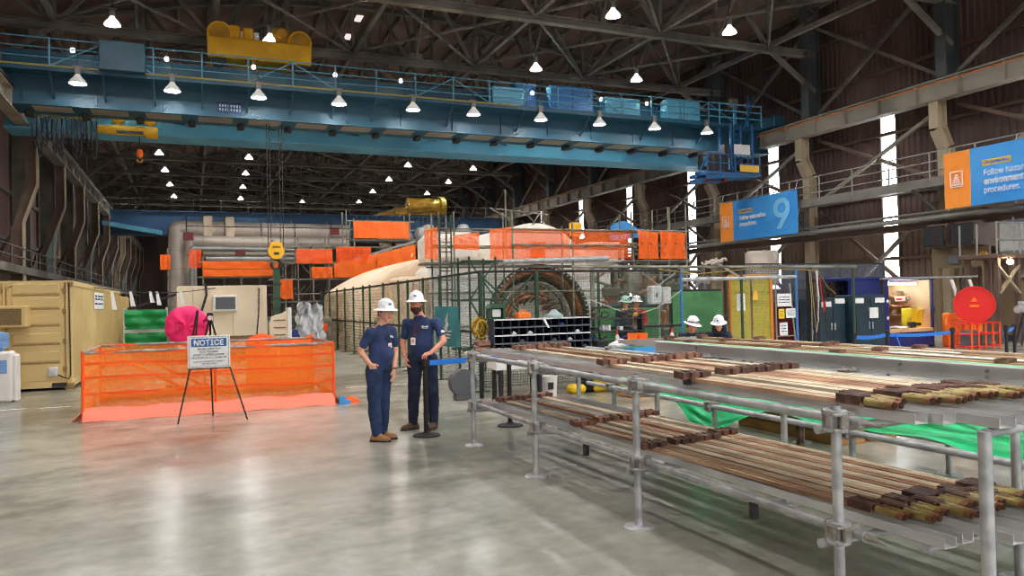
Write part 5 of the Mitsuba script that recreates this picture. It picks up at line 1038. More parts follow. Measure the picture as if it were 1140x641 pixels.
# machine bay behind the fence, right part
k = thing('electrical_box', 'white electrical box on a tripod stand inside the fence', 'electrical box')
part(k, 'box', join([cbx(10.03, 10.33, 15.4, 15.6, 1.56, 2.0, 0.02), cbx(10.36, 10.6, 15.4, 15.6, 1.56, 1.96, 0.02)]), 'grey_box'); part(k, 'lock', cbx(10.16, 10.2, 15.38, 15.4, 1.72, 1.82, 0.005), 'ac_grille')
part(k, 'stand', join([tube((10.3, 15.5, 0), (10.3, 15.5, 1.56), 0.03, 8), tube((10.3, 15.5, 0.8), (9.9, 15.3, 0), 0.02, 6), tube((10.3, 15.5, 0.8), (10.7, 15.3, 0), 0.02, 6), tube((10.3, 15.5, 2.0), (9.8, 15.5, 2.35), 0.02, 6), tube((10.3, 15.5, 2.0), (10.8, 15.5, 2.3), 0.02, 6)]), 'rail_grey')
for i, (x0, x1, y, z0, z1) in enumerate(((9.7, 11.7, 17.6, 0.5, 1.45), (11.3, 12.85, 16.4, 0.8, 1.85), (12.95, 13.5, 17.4, 0.8, 1.8))):
    solo('green_screen', thick(sheet(lambda u, v: (x0+(x1-x0)*u, y+0.04*np.sin(u*12), z0+(z1-z0)*v), 20, 4), 0.01, 1), 'green_dull', ('green screen behind the two men in the machine bay', 'green screen with a white sheet behind the seated workers', 'narrow green screen behind the yellow-green work screen')[i], 'screen', smooth=True)
    solo('screen_frame', join([bx(x-0.03, x+0.03, y+0.05, y+0.1, 0, z1+0.05) for x in (x0, x1)]+[bx(x0, x1, y+0.05, y+0.1, z1, z1+0.05)]), 'dark', f'dark frame holding the {("left", "right", "narrow")[i]} green screen', 'frame')
k = thing('equipment_bank', 'dark crowded pipework and equipment inside the machine bay', 'machinery')
for i in range(60):
    x = rng.uniform(11.2, 15.0); y = rng.uniform(18.8, 21); z = rng.uniform(0.3, 2.3); m = ('roof_steel', 'clip_brown', 'ac_grille', 'dark', 'scaf', 'bar_brown', 'rail_grey')[i % 7]
    w, h = rng.uniform(0.1, 0.5), rng.uniform(0.08, 0.35)
    part(k, 'pipework', tube((x-w, y, z), (x+w, y+0.2, z+rng.uniform(-0.3, 0.3)), 0.05, 8) if i % 2 else cbx(x-w/2, x+w/2, y, y+0.3, z-h, z+h, 0.02), m)
part(k, 'frame', join([bx(x-0.05, x+0.05, 20, 20.1, 0, 2.7) for x in np.arange(11.0, 15.2, 0.8)]+[bx(11.0, 15.0, 20, 20.1, z, z+0.06) for z in (0.9, 1.7, 2.5)]), 'scaf')
k = thing('yellow_screen', 'yellow-green see-through work screen on an orange frame', 'screen')
part(k, 'frame', join([bx(x-0.03, x+0.03, 14.2, 14.25, 0, 2.15) for x in (11.35, 11.95, 12.55)]+[bx(11.35, 12.55, 14.2, 14.25, z, z+0.04) for z in (0.3, 1.2, 2.1)]), 'ac_brown')
for a, b in ((11.38, 11.92), (11.98, 12.52)): part(k, 'net', quadnet((a, 14.18, 0.32), (b, 14.18, 0.32), (a, 14.18, 2.1), (b, 14.18, 2.1), 0.03, 0.68), 'yellow_net', kind='stuff')
part(k, 'orange_edge', join([bx(11.33, 11.36, 14.15, 14.2, 0.3, 2.2), bx(12.48, 12.56, 14.15, 14.2, 0.3, 2.2), bx(11.3, 12.56, 14.15, 14.2, 2.12, 2.2)]), 'ochre', label='ochre edge')
part(k, 'tag', extr([(0, 0), (0.16, 0), (0.14, 0.22), (0.02, 0.2)], 0.01, (11.95, 14.14, 1.6)), 'badge_yellow', label='yellow tag')
solo('posted_sheet', bx(11.15, 11.37, 13.7, 13.71, 1.38, 1.76), 'paper', 'white sheet posted beside the yellow-green screen', 'notice')
# papers on an easel frame
k = thing('sign_frame', 'grey frame posted with white and yellow sheets beside the yellow screen', 'notice stand')
part(k, 'frame', join([tube((13.4, 15, 0), (13.4, 15, 2.0), 0.02, 6), tube((14.05, 15.0, 0), (13.85, 15, 2.0), 0.02, 6), tube((13.4, 15, 0.68), (13.95, 15, 0.68), 0.015, 6)]), 'rail_grey')
for x0, x1, z0, z1, m in ((13.42, 13.86, 1.42, 1.74, 'paper'), (13.45, 13.63, 1.12, 1.36, 'yellow_bin'), (13.68, 14.0, 1.13, 1.37, 'paper'), (13.47, 13.72, 0.7, 1.02, 'paper')):
    s_ = part(k, 'sheet', bx(x0, x1, 14.96, 14.97, z0, z1), m)
    part(s_, 'print', join([bx(x0+0.04, x1-0.05, 14.955, 14.96, z0+(z1-z0)*t, z0+(z1-z0)*(t+0.05)) for t in (0.3, 0.5, 0.7)]), 'ink')
solo('dark_red_cabinet', cbx(16.9, 18.6, 19.0, 20.0, 0, 1.9, 0.03), 'dark_red', 'dark red cabinet behind the sheets stand', 'cabinet')
k = thing('hose_post', 'black post hung with coloured hoses left of the dark cabinets', 'post')
part(k, 'post', bx(14.48, 14.58, 15, 15.1, 0, 2.4), 'black')
for i in range(10):
    x = 14.45+0.05*i; z0 = 0.5+0.25*(i % 4)
    part(k, 'hose', pipe([(x, 14.95, 2.35-0.03*i), (x+0.03, 14.92, 1.6), (x+0.1*math.sin(i), 14.9, z0), (x+0.12*math.sin(i)+0.05, 14.92, z0+0.3)], 0.012, 6), ('rail_grey', 'yellow_dark', 'dark', 'dark', 'dark_red', 'grey_box', 'dark', 'red', 'dark', 'dark')[i])
part(k, 'strip_lamp', tube((14.7, 14.95, 1.0), (14.7, 14.95, 2.3), 0.03, 8), 'grey_box')
for i, (x0, x1, y) in enumerate(((15.95, 16.95, 16.2), (16.98, 18.1, 15.9))):
    k = thing('tool_cabinet', f'dark teal steel tool cabinet with paper labels, {"right" if i else "left"} one of two', 'cabinet')
    part(k, 'body', cbx(x0, x1, y, y+0.7, 0.0, 1.6+0.06*i, 0.02), 'cab_teal')
    for j in range(2):
        d = part(k, 'door', cbx(x0+0.03+j*(x1-x0)/2, x0+(j+1)*(x1-x0)/2-0.03, y-0.02, y, 0.1, 1.55, 0.01), 'cab_teal'); part(d, 'handle', cbx((x0+x1)/2+(-0.08, 0.04)[j], (x0+x1)/2+(-0.04, 0.08)[j], y-0.05, y-0.02, 0.7, 0.9, 0.008), 'galv')
    for a, z in (((0.25, 1.42), (0.75, 1.5)) if i == 0 else ((0.1, 1.5), (0.8, 1.5))): part(k, 'paper_label', bx(x0+a*(x1-x0)-0.15, x0+a*(x1-x0)+0.2, y-0.03, y-0.021, z-0.07, z+0.07), 'paper')
    if i: part(k, 'notice', bx(17.5, 17.83, y-0.03, y-0.021, 1.0, 1.3), 'paper')
# blue workshop box with its open lit front
k = thing('workshop_box', 'blue walk-in workshop box with a lit plywood interior and a worktop', 'workshop')
wx0, wx1, wy, wz = 19.3, 21.25, 16.9, 2.08
part(k, 'side_wall', join([bx(17.75, 19.25, 16.75, 16.85, 0, 2.08), bx(wx0-0.12, wx0, wy-0.1, wy+1.8, 0, wz)]), 'tool_navy')
part(k, 'roof', cbx(17.7, wx1+0.1, wy-0.1, wy+1.9, wz, wz+0.1, 0.02), 'tool_navy'); part(k, 'right_wall', bx(wx1, wx1+0.08, wy, wy+1.8, 0, wz), 'tool_navy')
part(k, 'back_wall', bx(wx0, wx1, wy+1.7, wy+1.8, 0.4, wz), 'ply_wood', label='plywood back wall'); part(k, 'inner_wall', bx(wx1-0.02, wx1, wy+0.05, wy+1.7, 0.5, wz), 'ply_wood')
part(k, 'apron', cbx(wx0, wx1, wy-0.08, wy, 0.05, 0.46, 0.02), 'tool_navy')
part(k, 'worktop', cbx(wx0, wx1, wy-0.05, wy+0.7, 0.48, 0.6, 0.01), 'ply_wood', label='wooden worktop')
for z in (0.95, 1.25, 1.55): part(k, 'shelf', cbx(wx1-0.4, wx1-0.02, wy+0.75, wy+1.7, z, z+0.05, 0.005), 'wood')
for z, y in ((1.0, 1.0), (1.3, 1.2), (1.3, 1.5), (1.6, 0.95)): part(k, 'stored_box', cbx(wx1-0.35, wx1-0.1, wy+y, wy+y+0.2, z, z+0.15, 0.01), 'ac_brown')
part(k, 'shelf_bracket', join([beam((wx0+0.7, wy+0.95, 1.1), (wx0+1.15, wy+1.6, 1.5), 0.06, 0.06), bx(wx0+0.3, wx0+0.9, wy+1.0, wy+1.4, 1.44, 1.55)]), 'ac_brown')
part(k, 'strip_light', bx(wx0+0.05, wx1-0.35, wy+0.25, wy+0.33, 1.94, 2.0), 'white', emitter=emit(60, (1, 0.93, 0.8), 0.3), label='lit strip light')
part(k, 'work_light', bx(wx0+0.3, wx1-0.4, wy+1.2, wy+1.3, 2.02, 2.05), 'white', emitter=emit(60, (1, 0.9, 0.74), 0.3))
part(k, 'sign', cbx(wx0+1.1, wx0+1.55, wy+0.6, wy+0.62, 1.42, 1.56, 0.01), 'paper'); part(k, 'sign_mark', bx(wx0+1.14, wx0+1.38, wy+0.59, wy+0.6, 1.46, 1.52), 'red'); part(k, 'clock', tube((wx0+1.7, wy+0.6, 1.49), (wx0+1.7, wy+0.63, 1.49), 0.08, 14), 'ac_grille')
solo('yellow_bins', join([cbx(20.75, 21.0, 17.2, 17.6, 0.6, 1.2, 0.01), cbx(21.02, 21.22, 17.2, 17.6, 0.6, 1.15, 0.01)]), 'yellow_bin', 'pair of yellow cabinets on the worktop of the blue workshop box', 'cabinet')
solo('black_tool', join([cbx(20.45, 20.7, 17.0, 17.15, 0.6, 0.78, 0.02), tube((20.6, 17.05, 0.72), (20.85, 17.0, 0.7), 0.05, 10)]), 'black', 'black power tool on the worktop of the blue workshop box', 'tool')
solo('papers', sheet(lambda u, v: (19.4+0.95*u, 16.95+0.5*v, 0.605+0.06*np.sin(u*5+v*3)**2), 12, 6), 'paper', 'loose white papers on the worktop of the blue workshop box', 'papers')
for x, z in ((19.2, 1.45), (19.2, 0.95)): part('workshop_box', 'round_label', tube((x, 16.74, z), (x, 16.76, z), 0.05, 12), 'paper')
k = thing('awning_rail', 'long grey awning rail with white rags over the blue workshop box', 'rail')
part(k, 'rail', beam((18.8, 16.6, 2.12), (22.9, 16.6, 2.16), 0.12, 0.06), 'rail_grey'); part(k, 'prop', join([bx(22.2, 22.26, 16.6, 16.66, 0, 2.15), bx(18.85, 18.91, 16.6, 16.66, 0, 2.12)]), 'dark')
for x in (21.55, 22.35): part(k, 'rag', extr([(0, 0.2), (0.12, 0.22), (0.28, -0.1), (0.2, -0.3), (0.12, -0.05)], 0.03, (x, 16.5, 1.85)), 'paper', label='white rag')
k = thing('dark_windscreen', 'dark blue-grey mesh windscreen above the tool cabinets', 'screen')
part(k, 'net', quadnet((15.3, 18.4, 1.5), (21.0, 18.4, 1.5), (15.3, 18.4, 2.65), (21.0, 18.4, 2.65), 0.05, 0.4), 'screen_net', kind='stuff')
for x in (15.3, 17.2, 19.1, 21.0): part(k, 'post', tube((x, 18.45, 0), (x, 18.45, 2.67), 0.03, 8), 'dark')
part(k, 'rail', tube((15.3, 18.45, 2.66), (21.0, 18.45, 2.66), 0.02, 6), 'dark')
# orange barriers, red fan, cage
for i in range(2):
    k = thing('plastic_barrier', f'orange plastic barrier right of the blue workshop box, {"right" if i else "left"} of two', 'barrier')
    x0 = 21.37+0.78*i
    part(k, 'body', cbx(x0, x0+0.74, 16.4, 16.7, 0.0, 1.04, 0.05), 'orange_plain'); part(k, 'groove', join([bx(x0+0.1, x0+0.64, 16.385, 16.4, z, z+0.03) for z in (0.3, 0.6, 0.8)]), 'net_orange2')
k = thing('drum_fan', 'big round red-covered drum fan on top of the orange tube cage', 'fan')
RF = lambda m: rotz(m, -50, (21.3, 15.55, 0))
part(k, 'drum', RF(tube((21.3, 15.35, 1.3), (21.3, 15.75, 1.3), 0.52, 36)), 'red', smooth=40); part(k, 'rim', RF(lathe([(0.5, -0.02), (0.54, -0.02), (0.54, 0.06), (0.5, 0.06)], 36, (21.3, 15.34, 1.3), 'y')), 'red')
part(k, 'print', RF(join([extr([(-0.1, 0.02), (0.1, 0.02), (0, 0.17)], 0.006, (21.3, 15.34, 1.36)), bx(21.18, 21.42, 15.325, 15.335, 1.22, 1.3)])), 'net_orange', label='faint warm print')
k = thing('orange_cage', 'orange-red tube cage cart carrying the red drum fan', 'cage')
for x in (20.7, 21.0, 21.3, 21.6, 21.9):
    for y in (15.2, 15.9): part(k, 'bar', tube((x, y, 0), (x, y, 0.78), 0.025, 6), 'net_orange2')
for z in (0.1, 0.45, 0.76): part(k, 'hoop', join([tube((20.7, y, z), (21.9, y, z), 0.025, 6) for y in (15.2, 15.9)]+[tube((x, 15.2, z), (x, 15.9, z), 0.025, 6) for x in (20.7, 21.9)]), 'red')
part(k, 'load', join([cbx(20.85, 21.2, 15.3, 15.7, 0.1, 0.55, 0.03), cbx(21.35, 21.75, 15.35, 15.8, 0.1, 0.45, 0.03)]), 'ac_grille')
k = thing('stair_tower', 'brown steel stair tower with a warm lamp at the far right', 'tower')
for x in (23.6, 24.55):
    for y in (16.4, 17.4): part(k, 'leg', beam((x, y, 0), (x, y, 2.75), 0.14, 0.14), 'brown_steel')
part(k, 'cross_brace', join([beam((23.6, 16.35, 1.6), (24.55, 16.35, 2.5), 0.1, 0.06), beam((23.6, 16.35, 2.45), (24.55, 16.35, 1.6), 0.1, 0.06)]), 'tan_steel')
part(k, 'platform', cbx(23.35, 26.5, 16.2, 17.6, 2.72, 2.86, 0.02), 'brown_steel')
part(k, 'railing', join([tube((23.4, 16.25, z), (26.4, 16.25, z), 0.03, 6) for z in (3.3, 3.85)]+[tube((x, 16.25, 2.86), (x, 16.25, 3.87), 0.03, 6) for x in (23.4, 24.5, 24.75, 25.6, 26.4)]+[tube((23.4, y, 3.85), (23.4, y+0.01, 2.86), 0.03, 6) for y in (16.9, 17.5)]), 'rail_grey')
q = thing('bulkhead_lamp', 'small warm glowing lamp under the stair tower platform', 'lamp')
part(q, 'bulb', lathe([(0.001, -0.1), (0.08, -0.06), (0.1, 0), (0.07, 0.07), (0.001, 0.09)], 14, (23.85, 16.15, 2.6)), 'white', emitter=emit(70, (1, 0.75, 0.45), 0.2)); part(q, 'bracket', tube((23.85, 16.15, 2.68), (23.85, 16.2, 2.74), 0.03, 8), 'dark')
solo('brown_crate', cbx(25.1, 27.0, 16.8, 17.6, 0.2, 2.0, 0.02), 'ac_brown', 'tall brown cabinet at the right edge of the view', 'cabinet')
part('brown_crate', 'foot', bx(25.1, 27.0, 16.8, 17.6, 0, 0.2), 'dark')
k = thing('pump_stand', 'grey valve on a small tripod stand before the stair tower', 'valve')
part(k, 'valve', join([tube((23.3, 15.6, 1.1), (23.9, 15.6, 1.1), 0.12, 12), cbx(23.45, 23.75, 15.5, 15.7, 1.05, 1.35, 0.03)]), 'galv'); part(k, 'stand', join([tube((23.6, 15.6, 1.0), (23.3, 15.5, 0), 0.03, 6), tube((23.6, 15.6, 1.0), (23.9, 15.5, 0), 0.03, 6), tube((23.6, 15.6, 1.0), (23.6, 15.9, 0), 0.03, 6)]), 'dark')
for i, y in enumerate((22.0, 20.75)):
    k = thing('wall_blower', f'big louvred blower hood on the right wall under the right banner, {"right" if i else "left"} of two', 'blower')
    prof = [(28.9, 3.45), (28.2, 3.5), (27.9, 3.75), (27.9, 4.2), (28.15, 4.45), (29.3, 4.5), (29.3, 3.45)]
    part(k, 'hood', extr([(a, b) for a, b in prof], -0.95, (0, y-0.48, 0)), 'brown_steel')
    part(k, 'louvre', join([bx(27.86, 28.0, y-0.42, y+0.42, 3.62+0.1*j, 3.66+0.1*j) for j in range(7)]), 'dark'); part(k, 'rim', bx(27.87, 27.93, y-0.47, y+0.47, 3.52, 4.36), 'black')
k = thing('header_panel', 'brown steel panel with a small grey box under the wall blowers', 'panel')
part(k, 'panel', bx(28.5, 28.6, 20.1, 22.6, 2.65, 3.45), 'ac_brown'); part(k, 'box', cbx(28.38, 28.5, 21.3, 21.8, 2.8, 3.2, 0.02), 'ac_grille'); part(k, 'leg', join([bx(28.5, 28.7, y-0.12, y+0.12, 0, 2.65) for y in (20.3, 22.4)]), 'ac_brown'); part(k, 'yellow_valve', tube((28.3, 20.25, 3.1), (28.5, 20.25, 3.1), 0.14, 12), 'yellow_dark')
k = thing('silver_duct', 'shiny silver duct at the right edge below the banner', 'duct')
part(k, 'duct', cbx(27.9, 28.7, 15.5, 19.4, 3.0, 4.32, 0.15), 'silver_duct'); part(k, 'seam', join([bx(27.88, 27.9, y, y+0.05, 3.05, 4.4) for y in (16.5, 17.6, 18.7)]), 'galv'); part(k, 'support', join([bx(28.2, 28.35, y, y+0.15, 0, 3.0) for y in (15.8, 19.0)]), 'brown_steel')
k = thing('silver_tank', 'pale silver round duct seen under the first banner', 'duct')
part(k, 'shell', lathe([(0.001, 2.2), (0.75, 2.2), (0.8, 2.3), (0.8, 3.75), (0.7, 3.88), (0.001, 3.92)], 28, (26.0, 30.0, 0)), 'pipe_lag', smooth=40); part(k, 'leg', join([bx(26.0+0.55*math.cos(a)-0.06, 26.0+0.55*math.cos(a)+0.06, 30+0.55*math.sin(a)-0.06, 30+0.55*math.sin(a)+0.06, 0, 2.3) for a in (0.5, 2.6, 4.7)]), 'brown_steel')

# ================================================================== banners on the walkway
def banner(label, ya, yb, z0, z1, big=None):
    """faces the hall (-x); ya = left end as seen from the hall, yb = right end"""
    k = thing('safety_banner', label, 'banner'); x = 26.98; L = ya-yb
    ex, ey = (0, -1, 0), (0, 0, 1)
    def cl(t0, t1): return thick(sheet(lambda u, v: (x+0.03*np.sin((t0+(t1-t0)*u)*14)*np.sin(v*3), ya-L*(t0+(t1-t0)*u), z0+(z1-z0)*v), 16, 8), 0.008, 0)
    part(k, 'orange_panel', cl(0, 0.185), 'banner_orange', smooth=True); part(k, 'blue_panel', cl(0.185, 1), 'banner_blue', smooth=True, label='blue cloth')
    P = lambda t, z: (x-0.035, ya-L*t, z0+(z1-z0)*z)
    h = z1-z0
    ic = [beam(P(0.05, 0.37), P(0.135, 0.37), 0.02, 0.035), beam(P(0.05, 0.64), P(0.135, 0.64), 0.02, 0.035), beam(P(0.05, 0.37), P(0.05, 0.64), 0.02, 0.035, (0, 1, 0)), beam(P(0.135, 0.37), P(0.135, 0.64), 0.02, 0.035, (0, 1, 0))]
    for j in range(5): ic.append(beam(P(0.0925-0.033+0.006*j, 0.41+0.042*j), P(0.0925+0.033-0.006*j, 0.41+0.042*j), 0.015, 0.05))
    part(k, 'cone_emblem', join(ic), 'paper', label='white traffic cone in a frame')
    part(k, 'badge', cbx(x-0.03, x-0.02, ya-L*0.46, ya-L*0.27, z0+h*0.66, z0+h*0.76, 0.004), 'badge_yellow', label='yellow title badge')
    part(k, 'badge_text', text('LIFE SAVING RULE', 0.1, P(0.28, 0.685), ex, ey, 0.012, True, False, L*0.17), 'banner_dark')
    return k, P, ex, ey, L, h
k, P, ex, ey, L, h = banner('blue and orange safety banner with a big pale 9 on the right-hand walkway', 34.4, 28.55, 4.66, 6.78)
for i, (s, wd) in enumerate((('Follow evacuation', 0.3), ('procedures.', 0.2))): part(k, 'text_line', text(s, 0.22, P(0.28, 0.5-0.16*i), ex, ey, 0.012, True, False, L*wd*1.15), 'paper')
part(k, 'numeral', text('9', 1.42, P(0.69, 0.17), ex, ey, 0.015, True, False, L*0.2), 'banner_pale', label='big pale numeral 9')
k, P, ex, ey, L, h = banner('blue and orange safety banner reading Follow hazardous environment procedures at the right edge', 20.75, 14.95, 4.88, 7.02)
for i, (s, wd) in enumerate((('Follow hazardous', 0.345), ('environment', 0.25), ('procedures.', 0.23))): part(k, 'text_line', text(s, 0.22, P(0.28, 0.49-0.15*i), ex, ey, 0.012, i == 1, False, L*wd), 'paper')
for y in (34.3, 31.5, 28.7, 20.6, 18.0): solo('banner_tie', join([tube((27.0, y, 6.72), (27.18, y, 7.24), 0.012, 5), tube((27.0, y, 4.8), (27.24, y, 5.9), 0.012, 5)]), 'paper', f'thin tie holding the {"9 banner" if y > 25 else "environment banner"} to the walkway rail, {("left", "middle", "right")[(34.3, 31.5, 28.7).index(y)] if y > 25 else ("left", "middle")[(20.6, 18.0).index(y)]} one', 'tie')
# ================================================================== people
_a, _b = np.meshgrid(np.linspace(0, 2*PI, 14, endpoint=False), np.linspace(0, PI, 9), indexing='ij')
SPH = np.unique(np.round(np.stack([np.cos(_a)*np.sin(_b), np.sin(_a)*np.sin(_b), np.cos(_b)], -1).reshape(-1, 3), 9), axis=0)
def V3(*a): return np.array(a, float)
def unit(v): v = np.asarray(v, float); return v/np.linalg.norm(v)
def ball(c, r): return np.asarray(c, float)+SPH*r
def ell(c, rad, B):
    """ellipsoid with radii rad along the rows of B"""
    return np.asarray(c, float)+(SPH*np.asarray(rad))@np.asarray(B)
def hull(*p): return m3.Manifold.hull_points(np.vstack(p))
def uni(ms): return m3.Manifold.batch_boolean(ms, m3.OpType.Add)
def totri(M):
    q = M.to_mesh(); return trimesh.Trimesh(np.array(q.vert_properties[:, :3], float), np.array(q.tri_verts), process=True)
def soft(ms, length, it, wrinkle=0.0, freq=14, seed=0):
    t = totri(uni(ms).refine_to_length(length))
    trimesh.smoothing.filter_taubin(t, lamb=0.5, nu=0.52, iterations=it)
    if wrinkle:
        n = meshkit.fbm(np.array(t.vertices)*[freq, freq, freq*0.7]+seed, 3, seed)-0.5
        t.vertices = t.vertices+t.vertex_normals*(n*2*wrinkle)[:, None]
    return t
def toman(t): return m3.Manifold(m3.Mesh(vert_properties=np.asarray(t.vertices, np.float32), tri_verts=np.asarray(t.faces, np.uint32)))
def hand(w, d, n, side, curl=(0.35, 0.5), spread=0.05):
    """w wrist, d direction to the knuckles, n the way the palm faces, side +1 if the thumb lies along cross(d, n)"""
    d, n = unit(d), unit(n); n = unit(n-d*(n@d)); t = np.cross(d, n)*side; ms = []
    k = [w+d*(0.088-0.006*abs(i-1))+t*(0.032-0.0215*i) for i in range(4)]
    ms.append(hull(ball(w+t*0.014, 0.019), ball(w-t*0.014, 0.018), ball(k[0]-d*0.008, 0.0135), ball(k[3]-d*0.008, 0.012)))
    for i, L in enumerate((0.072, 0.08, 0.075, 0.058)):
        a = curl[0]; p = k[i]; q = unit(d+t*spread*(1.5-i)); r = 0.0092-0.0007*(i == 3)
        for s, f in enumerate((0.46, 0.31, 0.23)):
            e = p+(q*math.cos(a)+n*math.sin(a))*L*f; ms.append(hull(ball(p, r), ball(e, r*0.94))); p, r = e, r*0.94; a += curl[1]
    p = w+d*0.02+t*0.022; e = p+unit(d*0.6+t*0.75+n*0.35)*0.045; e2 = e+unit(d*0.9+t*0.25+n*0.45)*0.032
    ms += [hull(ball(p, 0.015), ball(e, 0.0115)), hull(ball(e, 0.0112), ball(e2, 0.0092))]
    return soft(ms, 0.006, 3)
def person(label, at, bearing, J, face, f, look, mats, hat='hat', extra=None, wr=1.0, group=None):
    """J: joints in the viewer's frame (right, away, up) at the feet; f: the way the chest faces, face: the way the head faces (right, away)"""
    f = unit(V3(*f, 0)); l = V3(-f[1], f[0], 0); up = V3(0, 0, 1)
    hf = unit(V3(*face)); hl = unit(np.cross(up, hf))*1.0; hl = -hl if hl@V3(-hf[1], hf[0], 0) < 0 else hl; hu = np.cross(hf, hl) if np.cross(hf, hl)[2] > 0 else np.cross(hl, hf)
    B = np.stack([l, f, up]); HB = np.stack([hl, hf, hu])
    J = {k: (np.asarray(v, float) if isinstance(v, tuple) and not isinstance(v[0], np.ndarray) else v) for k, v in J.items()}
    k = thing('person', label, 'person', group)
    b = math.radians(-bearing); R = np.array([[math.cos(b), -math.sin(b), 0], [math.sin(b), math.cos(b), 0], [0, 0, 1]]); base = V3(*at)
    def out(t): v, fc = (np.array(t.vertices), np.array(t.faces)) if hasattr(t, 'vertices') else t; return v@R.T+base, fc
    H, N, C, W, P = J['head'], J['neck'], J['chest'], J['waist'], J['pelvis']
    fem = J.get('slim', 1.0)
    torso = lambda g: [hull(ell(C+up*0.08, (0.165+g, 0.098+g, 0.09), B), ell(C-up*0.06, (0.16+g, 0.112+g, 0.1), B)), hull(ell(C-up*0.06, (0.16+g, 0.112+g, 0.1), B), ell(W+f*J.get('belly', 0.015), (0.15+g, 0.112+g+J.get('belly', 0.015), 0.1), B)),
                       hull(ell(W+f*J.get('belly', 0.015), (0.15+g, 0.112+g+J.get('belly', 0.015), 0.1), B), ell(P, (0.158+g, 0.112+g, 0.09), B))]
    def arm(s, g, frac=1.0):
        S, E, Wr = J[s+'_sh'], J[s+'_el'], J[s+'_wr']
        ms = [hull(ball(S-(S-C)*0.18, 0.064+g), ball(S, 0.056+g)), hull(ball(S, 0.054+g), ball(S+(E-S)*min(frac, 1.0), 0.054+g-0.014*min(frac, 1)))]
        if frac >= 1: ms.append(hull(ball(E, 0.041+g), ball(Wr, 0.027+g)))
        return ms
    def leg(s, g):
        return [hull(ball(J[s+'_hip'], 0.088+g), ball(J[s+'_kn'], 0.056+g)), hull(ball(J[s+'_kn'], 0.056+g), ball(J[s+'_kn']*0.65+J[s+'_an']*0.35+V3(0, 0.012, 0), 0.057+g)), hull(ball(J[s+'_kn']*0.65+J[s+'_an']*0.35+V3(0, 0.012, 0), 0.057+g), ball(J[s+'_an'], 0.038+g))]
    def foot(s, g, z=0.0):
        d = unit(V3(*J[s+'_toe'], 0)); a = J[s+'_an'].copy(); a[2] = 0.045+g*0+z; e = np.cross(up, d)
        return [hull(ball(J[s+'_an'], 0.04+g), ball(a-d*0.045, 0.04+g*0.5), ball(a+d*0.06, 0.042+g*0.5)), hull(ball(a-d*0.045, 0.038+g*0.5), ball(a+d*0.1+e*0.015-up*0.008, 0.036+g*0.5), ball(a+d*0.155-up*0.014, 0.03+g*0.5), ball(a+d*0.1-e*0.015-up*0.008, 0.036+g*0.5))]
    h = lambda x, y, z: H+hl*x+hf*y+hu*z      # head frame: his left, forward, up
    head = [hull(ell(h(0, -0.012, 0.035), (0.074, 0.094, 0.085), HB), ell(h(0, 0.01, -0.03), (0.066, 0.08, 0.075), HB)), hull(ell(h(0, 0.02, -0.04), (0.06, 0.066, 0.05), HB), ell(h(0, 0.05, -0.095), (0.034, 0.03, 0.024), HB)),
            hull(ball(h(0, 0.088, 0.012), 0.011), ball(h(0, 0.112, -0.03), 0.0135)), hull(ball(h(0.014, 0.098, -0.036), 0.009), ball(h(-0.014, 0.098, -0.036), 0.009), ball(h(0, 0.108, -0.033), 0.012)),
            hull(ball(h(0.034, 0.078, 0.026), 0.011), ball(h(-0.034, 0.078, 0.026), 0.011)), hull(ball(h(0.04, 0.062, -0.03), 0.02), ball(h(0.03, 0.06, -0.05), 0.02)), hull(ball(h(-0.04, 0.062, -0.03), 0.02), ball(h(-0.03, 0.06, -0.05), 0.02))]
    for s in (-1, 1): head.append(hull(ell(h(0.076*s, -0.01, 0.002), (0.008, 0.02, 0.03), HB), ell(h(0.07*s, 0.0, -0.02), (0.008, 0.012, 0.014), HB)))
    head.append(hull(ball(N, 0.056), ball(h(0, -0.02, -0.06), 0.053)))
    bones = torso(-0.006)+arm('r', 0)+arm('l', 0)+leg('r', 0)+leg('l', 0)+foot('r', -0.008)+foot('l', -0.008)+[hull(ell(C+up*0.1, (0.12, 0.08, 0.05), B), ball(N, 0.056))]
    M = [toman(soft(bones, 0.025, 8)), toman(soft(head, 0.009, 4))]
    for s, sd in (('r', 1), ('l', -1)):
        hd = J[s+'_hand']; M.append(toman(hand(J[s+'_wr'], hd[0], hd[1], sd, hd[2])))
    part(k, 'body', out(totri(uni(M))), mats['skin'], smooth=True)
    if extra and 'long' in extra: sl = 1.0
    else: sl = 0.66
    sh = soft(torso(0.012)+arm('r', 0.013, sl)+arm('l', 0.013, sl)+[hull(ell(C+up*0.1, (0.13, 0.085, 0.05), B), ball(N-up*0.02, 0.064))], 0.016, 5, 0.011*wr, 11, len(k))
    part(k, 'shirt', out(sh), mats['shirt'], smooth=True)
    for s, sd in (('r', -1), ('l', 1)):
        p, q = N-up*0.012+l*0.03*sd, N-up*0.055+l*0.045*sd+f*0.075
        part(k, 'collar', out(totri(hull(ball(N-up*0.005-f*0.045+l*0.035*sd, 0.016), ball(N-up*0.01+l*0.056*sd, 0.013), ball(N-up*0.03+l*0.03*sd+f*0.058, 0.009), ball(N-up*0.055+l*0.05*sd+f*0.065, 0.007)))), mats['shirt'], smooth=30)
    part(k, 'placket', out(totri(hull(ball(N-up*0.05+f*0.07, 0.007), ball(C+f*0.122+up*0.0, 0.006)))), mats['shirt'])
    tr = soft([hull(ell(P+up*0.035, (0.163, 0.118, 0.03), B), ell(P-up*0.05, (0.165, 0.12, 0.06), B))]+leg('r', 0.025)+leg('l', 0.025)+[hull(ball(J[s+'_hip'], 0.1), ell(P-up*0.03, (0.13, 0.11, 0.05), B)) for s in 'rl'], 0.016, 5, 0.012*wr, 12, 3)
    part(k, 'trousers', out(tr), mats['trousers'], smooth=True)
